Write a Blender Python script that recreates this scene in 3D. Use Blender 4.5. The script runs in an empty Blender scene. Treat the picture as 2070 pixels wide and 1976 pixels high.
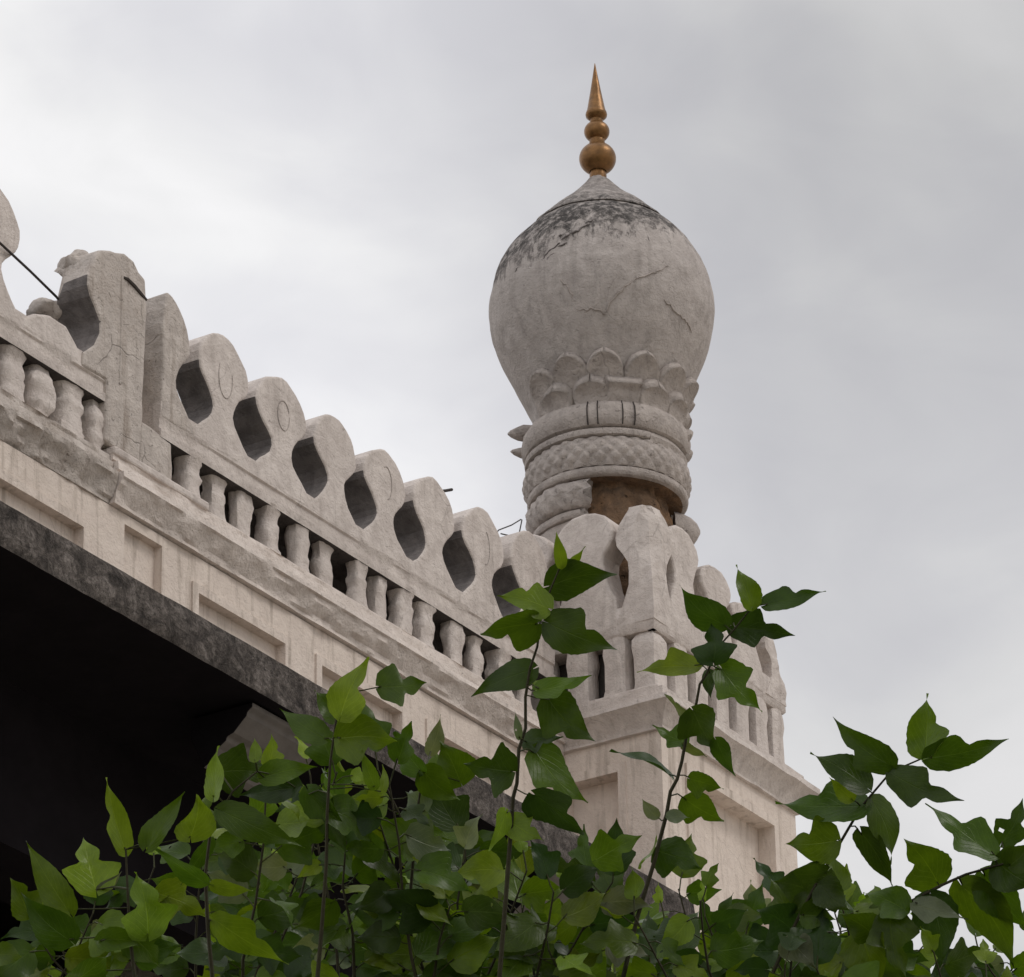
import bpy, bmesh, math, random
from mathutils import Vector, Matrix
from mathutils.noise import noise as pnoise

S = bpy.context.scene
COL = S.collection
R = math.radians

# ------------------------------------------------------------------ camera
CAM_POS = Vector((0.0, 0.0, 1.6))
CR, CU, CF = Vector((0.534273, -0.845144, -0.016875)), Vector((-0.361287, -0.246352, 0.899323)), Vector((0.764214, 0.474387, 0.436959))
cam = bpy.data.cameras.new('camera')
cam.sensor_width = 36.0
cam.sensor_fit = 'HORIZONTAL'
cam.lens = 9270.0 / 2070.0 * 36.0
cam.clip_start, cam.clip_end = 0.1, 5000.0
camo = bpy.data.objects.new('camera', cam)
COL.objects.link(camo)
camo.matrix_world = Matrix(((CR.x, CU.x, -CF.x, CAM_POS.x), (CR.y, CU.y, -CF.y, CAM_POS.y), (CR.z, CU.z, -CF.z, CAM_POS.z), (0, 0, 0, 1)))
S.camera = camo

# ------------------------------------------------------------------ sky and sun
SUN_AZ = math.atan2(-1.0, 0.25)          # direction towards the sun (from +X)
SUN_EL = R(50)
world = bpy.data.worlds.new('World')
S.world = world
world.use_nodes = True
wn, wl = world.node_tree.nodes, world.node_tree.links
wn.clear()


def nd(tree, typ, **kw):
    n = tree.nodes.new(typ)
    for k, v in kw.items():
        if k.startswith('i_'):
            n.inputs[k[2:].replace('_', ' ')].default_value = v
        else:
            setattr(n, k, v)
    return n


def math_node(tree, op, a, b=None, clamp=False):
    n = tree.nodes.new('ShaderNodeMath')
    n.operation = op
    n.use_clamp = clamp
    for i, v in enumerate((a, b)):
        if v is None:
            continue
        if isinstance(v, (int, float)):
            n.inputs[i].default_value = v
        else:
            tree.links.new(v, n.inputs[i])
    return n.outputs[0]


def ramp(tree, fac, stops, interp='LINEAR'):
    n = tree.nodes.new('ShaderNodeValToRGB')
    n.color_ramp.interpolation = interp
    el = n.color_ramp.elements
    while len(el) > 1:
        el.remove(el[-1])
    el[0].position, el[0].color = stops[0][0], tuple(stops[0][1]) + (1,)
    for p, c in stops[1:]:
        e = el.new(p)
        e.color = tuple(c) + (1,)
    tree.links.new(fac, n.inputs[0])
    return n.outputs[0]


def mixc(tree, fac, a, b, mode='MIX'):
    n = tree.nodes.new('ShaderNodeMix')
    n.data_type = 'RGBA'
    n.blend_type = mode
    for key, v in ((0, fac), (6, a), (7, b)):
        if isinstance(v, (int, float)):
            n.inputs[key].default_value = v
        elif isinstance(v, tuple):
            n.inputs[key].default_value = v + (1,)
        else:
            tree.links.new(v, n.inputs[key])
    return n.outputs[2]


def noise(tree, vec, scale, detail=4, rough=0.55, dist=0.0):
    n = tree.nodes.new('ShaderNodeTexNoise')
    n.inputs['Scale'].default_value = scale
    n.inputs['Detail'].default_value = detail
    n.inputs['Roughness'].default_value = rough
    n.inputs['Distortion'].default_value = dist
    if vec is not None:
        tree.links.new(vec, n.inputs['Vector'])
    return n.outputs['Fac']


def mapping(tree, vec, scale=(1, 1, 1), loc=(0, 0, 0), rot=(0, 0, 0)):
    n = tree.nodes.new('ShaderNodeMapping')
    n.inputs['Scale'].default_value = scale
    n.inputs['Location'].default_value = loc
    n.inputs['Rotation'].default_value = rot
    tree.links.new(vec, n.inputs['Vector'])
    return n.outputs[0]


wt = world.node_tree
w_out = wt.nodes.new('ShaderNodeOutputWorld')
w_bg = wt.nodes.new('ShaderNodeBackground')
w_bg.inputs['Strength'].default_value = 0.1
wl.new(w_bg.outputs[0], w_out.inputs['Surface'])
sky = wt.nodes.new('ShaderNodeTexSky')
sky.sky_type = 'NISHITA'
sky.sun_disc = False
sky.sun_elevation = SUN_EL
sky.sun_rotation = math.pi / 2 - SUN_AZ
sky.air_density, sky.dust_density, sky.ozone_density = 1.0, 2.5, 1.0
tc = wt.nodes.new('ShaderNodeTexCoord')
gen = tc.outputs['Generated']
sep = wt.nodes.new('ShaderNodeSeparateXYZ')
wl.new(gen, sep.inputs[0])
elev = math_node(wt, 'MAXIMUM', sep.outputs['Z'], 0.0)
low = wt.nodes.new('ShaderNodeMapRange')
low.interpolation_type = 'SMOOTHSTEP'
low.inputs['From Min'].default_value, low.inputs['From Max'].default_value = 0.395, 0.52
low.inputs['To Min'].default_value, low.inputs['To Max'].default_value = 0.27, 0.0
wl.new(elev, low.inputs['Value'])
lum = math_node(wt, 'ADD', math_node(wt, 'ADD', math_node(wt, 'MULTIPLY', elev, 0.62), 0.61), low.outputs[0])         # brighter overhead, as an overcast sky is
n1 = noise(wt, mapping(wt, gen, (1.0, 1.0, 1.45), (0.3, 0.2, 0.1)), 7.0, 4, 0.5, 0.35)
n2 = noise(wt, mapping(wt, gen, (1.0, 1.0, 1.7), (3.1, 0.4, 1.9)), 19.0, 5, 0.55, 0.5)
cl = math_node(wt, 'ADD', math_node(wt, 'MULTIPLY', n1, 0.78), math_node(wt, 'MULTIPLY', n2, 0.22))
shade = ramp(wt, cl, [(0.36, (0.80, 0.80, 0.835)), (0.46, (0.90, 0.90, 0.92)), (0.54, (1.0, 1.0, 1.0)), (0.64, (1.12, 1.115, 1.115))])
# a heavier grey bank of cloud fills the east of the sky
dotn = wt.nodes.new('ShaderNodeVectorMath')
dotn.operation = 'DOT_PRODUCT'
wl.new(gen, dotn.inputs[0])
dotn.inputs[1].default_value = (0.534, -0.845, 0.0)
bank = wt.nodes.new('ShaderNodeMapRange')
bank.interpolation_type = 'SMOOTHSTEP'
bank.inputs['From Min'].default_value, bank.inputs['From Max'].default_value = -0.05, 0.085
bank.inputs['To Min'].default_value, bank.inputs['To Max'].default_value = 1.15, 0.755
wl.new(dotn.outputs['Value'], bank.inputs['Value'])
greyl = math_node(wt, 'MULTIPLY', lum, bank.outputs[0])
cloud = mixc(wt, 1.0, shade, greyl, 'MULTIPLY')
cloud10 = mixc(wt, 1.0, cloud, (8.4 * 1.0, 8.4 * 0.996, 8.4 * 1.0), 'MULTIPLY')
mixs = mixc(wt, 0.95, sky.outputs[0], cloud10)
wl.new(mixs, w_bg.inputs['Color'])

sun = bpy.data.lights.new('sun', 'SUN')
sun.energy = 0.9
sun.angle = R(22)
sun.color = (1.0, 0.955, 0.9)
suno = bpy.data.objects.new('sun', sun)
COL.objects.link(suno)
sd = Vector((math.cos(SUN_AZ) * math.cos(SUN_EL), math.sin(SUN_AZ) * math.cos(SUN_EL), math.sin(SUN_EL)))
suno.rotation_euler = sd.to_track_quat('Z', 'Y').to_euler()
suno.location = (20, -20, 40)

S.view_settings.view_transform = 'Standard'
S.view_settings.look = 'None'
S.view_settings.exposure = 0.0
S.view_settings.gamma = 1.0
S.cycles.max_bounces = 8
S.cycles.transparent_max_bounces = 8

# ------------------------------------------------------------------ materials


def new_mat(name):
    m = bpy.data.materials.new(name)
    m.use_nodes = True
    t = m.node_tree
    t.nodes.clear()
    o = t.nodes.new('ShaderNodeOutputMaterial')
    b = t.nodes.new('ShaderNodeBsdfPrincipled')
    t.links.new(b.outputs[0], o.inputs[0])
    b.inputs['Specular IOR Level'].default_value = 0.15
    b.inputs['Roughness'].default_value = 0.9
    return m, t, b, o


def bump(t, b, height, strength=0.4, dist=0.02, chain=None):
    n = t.nodes.new('ShaderNodeBump')
    n.inputs['Strength'].default_value = strength
    n.inputs['Distance'].default_value = dist
    t.links.new(height, n.inputs['Height'])
    if chain is not None:
        t.links.new(chain, n.inputs['Normal'])
    t.links.new(n.outputs[0], b.inputs['Normal'])
    return n.outputs[0]


def wpos(t):
    return t.nodes.new('ShaderNodeNewGeometry').outputs['Position']


def plaster(name, light, dark, stain, crack=0.5, stain_amt=0.5, streak=0.5, spots=0.5, bump_s=0.5):
    """old lime wash: blotches, rain streaks, pits and hairline cracks"""
    m, t, b, o = new_mat(name)
    p = wpos(t)
    big = noise(t, p, 2.3, 6, 0.6, 0.4)
    mid = noise(t, p, 11.0, 6, 0.62, 0.2)
    fine = noise(t, p, 70.0, 4, 0.7)
    c = mixc(t, ramp(t, mid, [(0.36, (0, 0, 0)), (0.62, (1, 1, 1))]), dark, light)
    st = math_node(t, 'MULTIPLY', ramp(t, big, [(0.5, (0, 0, 0)), (0.68, (1, 1, 1))]), ramp(t, mid, [(0.42, (0, 0, 0)), (0.6, (1, 1, 1))]))
    c = mixc(t, math_node(t, 'MULTIPLY', st, stain_amt), c, stain)
    sv = noise(t, mapping(t, p, (9.0, 9.0, 0.9)), 1.6, 5, 0.65, 0.3)
    sm = math_node(t, 'MULTIPLY', ramp(t, sv, [(0.52, (0, 0, 0)), (0.7, (1, 1, 1))]), streak)
    c = mixc(t, sm, c, stain)
    # pits and flaked spots
    pit = ramp(t, noise(t, p, 34.0, 3, 0.5, 0.6), [(0.29, (1, 1, 1)), (0.345, (0, 0, 0))])
    c = mixc(t, math_node(t, 'MULTIPLY', pit, spots), c, tuple(0.35 * v for v in stain))
    # hairline cracks, only in patches
    dn = t.nodes.new('ShaderNodeTexNoise')
    dn.inputs['Scale'].default_value = 5.0
    t.links.new(p, dn.inputs['Vector'])
    vm = t.nodes.new('ShaderNodeVectorMath')
    vm.operation = 'MULTIPLY_ADD'
    t.links.new(dn.outputs['Color'], vm.inputs[0])
    vm.inputs[1].default_value = (0.16, 0.16, 0.16)
    t.links.new(p, vm.inputs[2])
    vo = t.nodes.new('ShaderNodeTexVoronoi')
    vo.feature = 'DISTANCE_TO_EDGE'
    vo.inputs['Scale'].default_value = 2.6
    t.links.new(vm.outputs[0], vo.inputs['Vector'])
    line = ramp(t, vo.outputs['Distance'], [(0.0, (1, 1, 1)), (0.014, (0, 0, 0))])
    patch = ramp(t, noise(t, p, 2.6, 4, 0.6), [(0.55, (0, 0, 0)), (0.62, (0.6, 0.6, 0.6))])
    ck = math_node(t, 'MULTIPLY', math_node(t, 'MULTIPLY', line, patch), crack)
    c = mixc(t, ck, c, tuple(0.3 * v for v in stain))
    t.links.new(c, b.inputs['Base Color'])
    h = math_node(t, 'ADD', math_node(t, 'MULTIPLY', mid, 0.9), math_node(t, 'MULTIPLY', fine, 0.3))
    h = math_node(t, 'ADD', h, math_node(t, 'MULTIPLY', noise(t, p, 27.0, 4, 0.65, 0.8), 0.55))
    h = math_node(t, 'SUBTRACT', h, math_node(t, 'MULTIPLY', pit, 0.35 * min(1, spots + 0.3)))
    h = math_node(t, 'SUBTRACT', h, math_node(t, 'MULTIPLY', ck, 0.5))
    bump(t, b, h, bump_s, 0.03)
    return m, t, b, c


M = {}
M['wash'] = plaster('limewash', (0.72, 0.648, 0.60), (0.575, 0.51, 0.47), (0.33, 0.285, 0.255), 0.45, 0.40, 0.40, 0.16, 0.6)[0]
M['cream'] = plaster('cream_wash', (0.80, 0.70, 0.62), (0.71, 0.615, 0.545), (0.42, 0.355, 0.30), 0.35, 0.45, 0.8, 0.12, 0.45)[0]
M['cornice'] = plaster('cornice_wash', (0.80, 0.715, 0.655), (0.69, 0.61, 0.555), (0.40, 0.345, 0.31), 0.4, 0.42, 0.3, 0.2, 0.7)[0]
M['pier'] = plaster('old_render', (0.63, 0.565, 0.515), (0.49, 0.435, 0.395), (0.29, 0.235, 0.195), 0.8, 0.6, 0.7, 0.35, 0.75)[0]
M['dark_grey'] = plaster('dark_grey_plaster', (0.22, 0.197, 0.188), (0.14, 0.126, 0.121), (0.10, 0.09, 0.085), 0.3, 0.5, 0.5, 0.2, 0.5)[0]  # darker grey plaster for opening reveals and dome gouges
M['hollow'] = plaster('hollow_shade_plaster', (0.10, 0.088, 0.082), (0.06, 0.053, 0.05), (0.035, 0.03, 0.028), 0.0, 0.5, 0.4, 0.3, 0.6)[0]  # dark colour stands in for shade in the baluster recesses
M['ring'] = plaster('carved_render', (0.54, 0.48, 0.44), (0.42, 0.37, 0.34), (0.24, 0.21, 0.195), 0.4, 0.5, 0.35, 0.3, 0.85)[0]
M['rubble'] = plaster('rubble_core', (0.27, 0.165, 0.095), (0.13, 0.088, 0.06), (0.07, 0.052, 0.042), 0.3, 0.7, 0.3, 0.7, 1.0)[0]
M['gap'] = new_mat('dark_joint')[0]
M['gap'].node_tree.nodes['Principled BSDF'].inputs['Base Color'].default_value = (0.07, 0.06, 0.055, 1)


def make_dome_mat():
    m, t, b, c = plaster('dome_render', (0.53, 0.48, 0.45), (0.43, 0.385, 0.36), (0.28, 0.25, 0.23), 0.25, 0.4, 0.5, 0.2, 0.6)
    p = wpos(t)
    s = t.nodes.new('ShaderNodeSeparateXYZ')
    t.links.new(p, s.inputs[0])
    z = s.outputs['Z']
    drip = noise(t, mapping(t, p, (19, 19, 2.6)), 1.0, 7, 0.78, 0.5)
    blot = noise(t, p, 4.2, 6, 0.65, 0.6)
    # algae crust on the shoulders, ragged lower edge running down in drips
    e = math_node(t, 'ADD', z, math_node(t, 'MULTIPLY', math_node(t, 'SUBTRACT', drip, 0.5), 0.75))
    e = math_node(t, 'ADD', e, math_node(t, 'MULTIPLY', math_node(t, 'SUBTRACT', blot, 0.5), 0.62))
    lv = t.nodes.new('ShaderNodeVectorMath')
    lv.operation = 'DOT_PRODUCT'
    t.links.new(p, lv.inputs[0])
    lv.inputs[1].default_value = (-0.534, 0.845, 0.0)
    west = math_node(t, 'SUBTRACT', lv.outputs['Value'], -0.534 * 21.623 + 0.845 * 12.742)
    e = math_node(t, 'ADD', e, math_node(t, 'MULTIPLY', west, 0.16))
    lo = ramp(t, math_node(t, 'MULTIPLY', math_node(t, 'SUBTRACT', e, ZC + 0.195), 4.0, True), [(0.0, (0, 0, 0)), (0.3, (0.7, 0.7, 0.7)), (0.8, (1, 1, 1))])
    hi = ramp(t, math_node(t, 'MULTIPLY', math_node(t, 'SUBTRACT', e, ZC + 0.50), 4.0, True), [(0.0, (1, 1, 1)), (0.7, (0.55, 0.55, 0.55))])
    tex = ramp(t, noise(t, p, 19, 6, 0.75), [(0.40, (0.3, 0.3, 0.3)), (0.54, (1, 1, 1))])
    f = math_node(t, 'MULTIPLY', math_node(t, 'MULTIPLY', lo, hi), tex)
    f = math_node(t, 'MULTIPLY', f, 0.96)
    c2 = mixc(t, f, c, (0.05, 0.046, 0.044))
    t.links.new(c2, b.inputs['Base Color'])
    return m


ZC = 14.994
M['dome'] = make_dome_mat()


def make_slab_mat():
    m, t, b, o = new_mat('weathered_eave')
    p = wpos(t)
    a = noise(t, p, 9, 7, 0.72, 0.5)
    f = noise(t, p, 45, 5, 0.75)
    c = ramp(t, a, [(0.30, (0.03, 0.026, 0.024)), (0.43, (0.085, 0.073, 0.066)), (0.55, (0.17, 0.147, 0.132)), (0.68, (0.34, 0.30, 0.275))])
    c = mixc(t, ramp(t, f, [(0.45, (0, 0, 0)), (0.7, (0.85, 0.85, 0.85))]), c, (0.022, 0.02, 0.018))
    c = mixc(t, ramp(t, noise(t, p, 24, 4, 0.6, 0.8), [(0.62, (0, 0, 0)), (0.7, (0.7, 0.7, 0.7))]), c, (0.24, 0.215, 0.19))
    t.links.new(c, b.inputs['Base Color'])
    bump(t, b, math_node(t, 'ADD', a, math_node(t, 'MULTIPLY', f, 0.5)), 0.9, 0.05)
    return m


M['slab'] = make_slab_mat()


def simple(name, col, rough=0.9, sc=20.0, var=0.3, metal=0.0, spec=0.2):
    m, t, b, o = new_mat(name)
    n = noise(t, wpos(t), sc, 5, 0.6)
    c = mixc(t, n, tuple(v * (1 - var) for v in col), tuple(min(1, v * (1 + var)) for v in col))
    t.links.new(c, b.inputs['Base Color'])
    b.inputs['Roughness'].default_value = rough
    b.inputs['Metallic'].default_value = metal
    b.inputs['Specular IOR Level'].default_value = spec
    bump(t, b, n, 0.3, 0.01)
    return m


M['soffit'] = simple('shade_black_stone', (0.013, 0.011, 0.0125), 0.95, 6, 0.4, 0, 0.05)  # near-black colour carries the deep shade under the eave and in the hall
M['bracket'] = simple('grey_bracket_stone', (0.15, 0.135, 0.122), 0.9, 9, 0.45)
M['gilt'] = simple('faded_gilt_paint', (0.215, 0.108, 0.037), 0.36, 26, 0.75, 0.55, 0.45)
M['wire'] = simple('rusty_wire', (0.06, 0.052, 0.048), 0.7, 60, 0.3, 0.3)
M['added_lawn'] = simple('added_dark_lawn', (0.045, 0.06, 0.02), 1.0, 5.0, 0.5)
M['ground'] = simple('pale_stone_court', (0.42, 0.38, 0.33), 1.0, 1.3, 0.25)
M['bark'] = simple('mulberry_bark', (0.10, 0.08, 0.055), 0.95, 30, 0.4)
M['twig'] = simple('green_twig', (0.045, 0.04, 0.022), 0.8, 60, 0.3)


def make_leaf_mat():
    m, t, b, o = new_mat('mulberry_leaf')
    at = t.nodes.new('ShaderNodeAttribute')
    at.attribute_name = 'tint'
    uv = t.nodes.new('ShaderNodeUVMap')
    s = t.nodes.new('ShaderNodeSeparateXYZ')
    t.links.new(uv.outputs[0], s.inputs[0])
    au = math_node(t, 'ABSOLUTE', s.outputs['X'])
    mid = ramp(t, au, [(0.0, (1, 1, 1)), (0.035, (0, 0, 0))])
    sv = math_node(t, 'FRACT', math_node(t, 'MULTIPLY', math_node(t, 'SUBTRACT', s.outputs['Y'], math_node(t, 'MULTIPLY', au, 0.55)), 7.0))
    side = ramp(t, math_node(t, 'ABSOLUTE', math_node(t, 'SUBTRACT', sv, 0.5)), [(0.0, (0.6, 0.6, 0.6)), (0.07, (0, 0, 0))])
    vein = math_node(t, 'MAXIMUM', mid, side)
    p = wpos(t)
    blot = noise(t, p, 26, 4, 0.6)
    c = mixc(t, ramp(t, blot, [(0.35, (0.72, 0.72, 0.72)), (0.65, (1.12, 1.12, 1.12))]), (0, 0, 0), at.outputs['Color'], 'MIX')
    c = mixc(t, 1.0, at.outputs['Color'], ramp(t, blot, [(0.32, (0.74, 0.76, 0.7)), (0.68, (1.15, 1.12, 1.05))]), 'MULTIPLY')
    c = mixc(t, math_node(t, 'MULTIPLY', vein, 0.5), c, mixc(t, 1.0, at.outputs['Color'], (1.9, 1.7, 1.5), 'MULTIPLY'))
    t.links.new(c, b.inputs['Base Color'])
    b.inputs['Roughness'].default_value = 0.3
    b.inputs['Specular IOR Level'].default_value = 0.24
    tr = t.nodes.new('ShaderNodeBsdfTranslucent')
    t.links.new(mixc(t, 1.0, c, (1.5, 1.6, 0.5), 'MULTIPLY'), tr.inputs['Color'])
    mx = t.nodes.new('ShaderNodeMixShader')
    mx.inputs[0].default_value = 0.34
    t.links.new(b.outputs[0], mx.inputs[1])
    t.links.new(tr.outputs[0], mx.inputs[2])
    t.links.new(mx.outputs[0], o.inputs[0])
    bump(t, b, math_node(t, 'SUBTRACT', blot, math_node(t, 'MULTIPLY', vein, 0.6)), 0.35, 0.004)
    return m


M['leaf'] = make_leaf_mat()

# ------------------------------------------------------------------ object helpers
ORG = {}


def tag(o, label=None, cat=None, group=None, kind=None):
    for k, v in (('label', label), ('category', cat), ('group', group), ('kind', kind)):
        if v:
            o[k] = v


def thing(name, label, cat, loc=(0, 0, 0), group=None):
    o = bpy.data.objects.new(name, None)
    o.empty_display_size = 0.3
    COL.objects.link(o)
    o.location = loc
    ORG[o.name] = Vector(loc)
    tag(o, label, cat, group)
    return o


def obj(name, verts, faces, mat, parent=None, smooth=None, bevel=0.0, seg=2, label=None, uvs=None):
    """one mesh object from world-space vertices; children keep the thing's origin"""
    org = ORG[parent.name] if parent is not None else Vector((0, 0, 0))
    me = bpy.data.meshes.new(name)
    me.from_pydata([tuple(Vector(v) - org) for v in verts], [], faces)
    me.validate()
    bm = bmesh.new()
    bm.from_mesh(me)
    bmesh.ops.recalc_face_normals(bm, faces=bm.faces)
    bm.to_mesh(me)
    bm.free()
    for mm in (mat if isinstance(mat, (list, tuple)) else [mat]):
        me.materials.append(mm)
    o = bpy.data.objects.new(name, me)
    COL.objects.link(o)
    ORG[o.name] = org
    if parent is not None:
        o.parent = parent
    if smooth is not None:
        for p in me.polygons:
            p.use_smooth = True
        me.set_sharp_from_angle(angle=R(smooth))
    if bevel:
        md = o.modifiers.new('bevel', 'BEVEL')
        md.width, md.segments, md.limit_method, md.angle_limit = bevel, seg, 'ANGLE', R(35)
        md.harden_normals = False
    if label:
        o['label'] = label
    return o


class MB:
    def __init__(s):
        s.v, s.f = [], []

    def add(s, vs, fs):
        k = len(s.v)
        s.v += [Vector(v) for v in vs]
        s.f += [tuple(i + k for i in f) for f in fs]

    def box(s, x0, x1, y0, y1, z0, z1):
        s.add([(x0, y0, z0), (x1, y0, z0), (x1, y1, z0), (x0, y1, z0), (x0, y0, z1), (x1, y0, z1), (x1, y1, z1), (x0, y1, z1)],
              [(0, 3, 2, 1), (4, 5, 6, 7), (0, 1, 5, 4), (1, 2, 6, 5), (2, 3, 7, 6), (3, 0, 4, 7)])

    def prism(s, pts, a, b):
        """pts: closed outline of 3-D points (front); a, b: offsets for the two caps"""
        n = len(pts)
        a, b = Vector(a), Vector(b)
        s.add([Vector(p) + a for p in pts] + [Vector(p) + b for p in pts],
              [tuple(range(n)), tuple(range(2 * n - 1, n - 1, -1))] + [(i, (i + 1) % n, (i + 1) % n + n, i + n) for i in range(n)])

    def tube(s, pts, rad, n=6, cap=True):
        pts = [Vector(p) for p in pts]
        rs = rad if isinstance(rad, (list, tuple)) else [rad] * len(pts)
        k = len(s.v)
        for i, p in enumerate(pts):
            d = (pts[min(i + 1, len(pts) - 1)] - pts[max(i - 1, 0)]).normalized()
            a = d.cross(Vector((0.31, 0.2, 0.93)))
            if a.length < 1e-3:
                a = d.cross(Vector((1, 0, 0)))
            a.normalize()
            b = d.cross(a)
            for j in range(n):
                t = 2 * math.pi * j / n
                s.v.append(p + (a * math.cos(t) + b * math.sin(t)) * rs[i])
        for i in range(len(pts) - 1):
            for j in range(n):
                s.f.append((k + i * n + j, k + i * n + (j + 1) % n, k + (i + 1) * n + (j + 1) % n, k + (i + 1) * n + j))
        if cap:
            s.f.append(tuple(k + j for j in range(n)))
            s.f.append(tuple(k + (len(pts) - 1) * n + j for j in reversed(range(n))))

    def lathe(s, prof, c, n=64, a0=None, a1=None, wob=0.0, seed=0.0, jag=0.0):
        """prof: (r, z) from top to bottom; optional partial sweep a0..a1 closed back to an inner radius"""
        full = a0 is None
        k = len(s.v)
        m = len(prof)
        cnt = n if full else n + 1
        rng = random.Random(int(seed * 100) + 5)
        ja = [(rng.uniform(-jag, jag), rng.uniform(-jag, jag)) for _ in prof]
        for i in range(cnt):
            for q, (r, z) in enumerate(prof):
                if full:
                    a = 2 * math.pi * i / n
                else:
                    a = (a0 + ja[q][0]) + ((a1 + ja[q][1]) - (a0 + ja[q][0])) * i / n
                rr = r
                if wob:
                    rr = r + wob * pnoise(Vector((math.cos(a) * 2.2 + seed, math.sin(a) * 2.2, z * 3.0))) + 0.5 * wob * pnoise(Vector((math.cos(a) * 7 + seed, math.sin(a) * 7, z * 9.0)))
                s.v.append(Vector((c[0] + rr * math.cos(a), c[1] + rr * math.sin(a), c[2] + z)))
        for i in range(n):
            i2 = (i + 1) % cnt
            for q in range(m - 1):
                s.f.append((k + i * m + q, k + i2 * m + q, k + i2 * m + q + 1, k + i * m + q + 1))
        if not full:
            s.f.append(tuple(k + q for q in range(m)))
            s.f.append(tuple(k + n * m + q for q in reversed(range(m))))

    def build(s, name, mat, parent=None, **kw):
        return obj(name, s.v, s.f, mat, parent, **kw)


def wob_outline(pts, amp, seed, fine=0.02):
    """subdivide a 2-D outline and roughen it a little, like hand-trowelled plaster"""
    out = []
    n = len(pts)
    for i in range(n):
        a, b = Vector(pts[i]), Vector(pts[(i + 1) % n])
        k = max(1, int((b - a).length / 0.045))
        for j in range(k):
            p = a.lerp(b, j / k)
            q = Vector((p.x * 9 + seed * 3.7, p.y * 9, seed))
            out.append((p.x + amp * pnoise(q), p.y + amp * pnoise(q + Vector((5.2, 1.3, 8.8)))))
    return out


def faces_by_normal(o, axis, thr, idx):
    """give faces whose normal points along 'axis' another material slot"""
    ax = Vector(axis)
    for p in o.data.polygons:
        if abs(p.normal.dot(ax)) < thr:
            p.material_index = idx


# ------------------------------------------------------------------ the mosque
WY = 12.70                      # front plane of the parapet
AX, AY = 21.623, 12.742         # axis of the minaret
mosque = thing('mosque', 'whitewashed mosque wing with carved merlon parapet, balustrade and dark projecting eave', 'building', (16.0, WY, 0.0))

# frieze wall: one grid with recessed panels and slightly proud frames
PANELS = [(14.75, 15.05, 11.60, 0), (15.35, 16.39, 11.447, 1), (16.739, 17.06, 11.605, 0), (17.368, 18.146, 11.455, 1), (18.488, 19.26, 11.455, 1), (19.56, 20.30, 11.455, 1)]
ZB, ZT = 10.62, 11.66
xs, zs = {13.0, 20.87}, {ZB, ZT}
for a, b, z, fr in PANELS:
    xs |= {a, b}
    zs.add(z)
    if fr:
        xs |= {a - 0.052, b + 0.052}
        zs.add(z + 0.05)
xs, zs = sorted(xs), sorted(zs)


def level(x, z):
    for a, b, zt, fr in PANELS:
        if a < x < b and z < zt:
            return 0.05
        if fr and a - 0.052 < x < b + 0.052 and z < zt + 0.05:
            return -0.012
    return 0.0


def relief(xs, zs, lev, to3):
    """stepped relief: cells at different depths joined by their side faces"""
    mb = MB()
    nx, nz = len(xs) - 1, len(zs) - 1
    L = [[lev((xs[i] + xs[i + 1]) / 2, (zs[j] + zs[j + 1]) / 2) for j in range(nz)] for i in range(nx)]
    for i in range(nx):
        for j in range(nz):
            d = L[i][j]
            mb.add([to3(xs[i], d, zs[j]), to3(xs[i + 1], d, zs[j]), to3(xs[i + 1], d, zs[j + 1]), to3(xs[i], d, zs[j + 1])], [(0, 1, 2, 3)])
            if i + 1 < nx and abs(L[i + 1][j] - d) > 1e-6:
                e = L[i + 1][j]
                mb.add([to3(xs[i + 1], d, zs[j]), to3(xs[i + 1], e, zs[j]), to3(xs[i + 1], e, zs[j + 1]), to3(xs[i + 1], d, zs[j + 1])], [(0, 1, 2, 3)])
            if j + 1 < nz and abs(L[i][j + 1] - d) > 1e-6:
                e = L[i][j + 1]
                mb.add([to3(xs[i], d, zs[j + 1]), to3(xs[i], e, zs[j + 1]), to3(xs[i + 1], e, zs[j + 1]), to3(xs[i + 1], d, zs[j + 1])], [(0, 1, 2, 3)])
    return mb


rel = relief(xs, zs, level, lambda x, d, z: (x, WY + d, z))
rel.build('frieze_wall', M['cream'], mosque)

# cornice swept along the wall; the stretch left of the pier is battered and a little shallower
CP = [(0.26, 11.948), (-0.016, 11.948), (-0.022, 11.94), (-0.022, 11.910), (-0.004, 11.905), (-0.004, 11.896), (-0.052, 11.892), (-0.055, 11.846), (-0.034, 11.840), (-0.034, 11.831), (-0.088, 11.827), (-0.093, 11.796), (-0.080, 11.787), (-0.070, 11.762), (-0.050, 11.732), (-0.034, 11.705), (-0.026, 11.688), (-0.026, 11.668), (0.03, 11.662)]


def sweep_x(prof, x0, x1, step, amp, seed, y0=WY):
    mb = MB()
    n = max(2, int((x1 - x0) / step))
    m = len(prof)
    for i in range(n + 1):
        x = x0 + (x1 - x0) * i / n
        for q, (dy, z) in enumerate(prof):
            e = pnoise(Vector((x * 5.5 + seed, q * 0.55, seed)))
            g = pnoise(Vector((x * 17 + seed, q * 0.9, seed + 4)))
            w = amp * (0.65 * e + 0.35 * g) if 0 < q < m - 1 else 0
            mb.v.append(Vector((x, y0 + dy + w, z + 0.6 * w)))
    for i in range(n):
        for q in range(m - 1):
            mb.f.append((i * m + q, (i + 1) * m + q, (i + 1) * m + q + 1, i * m + q + 1))
    mb.f.append(tuple(range(m)))
    mb.f.append(tuple(n * m + q for q in reversed(range(m))))
    return mb


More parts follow.
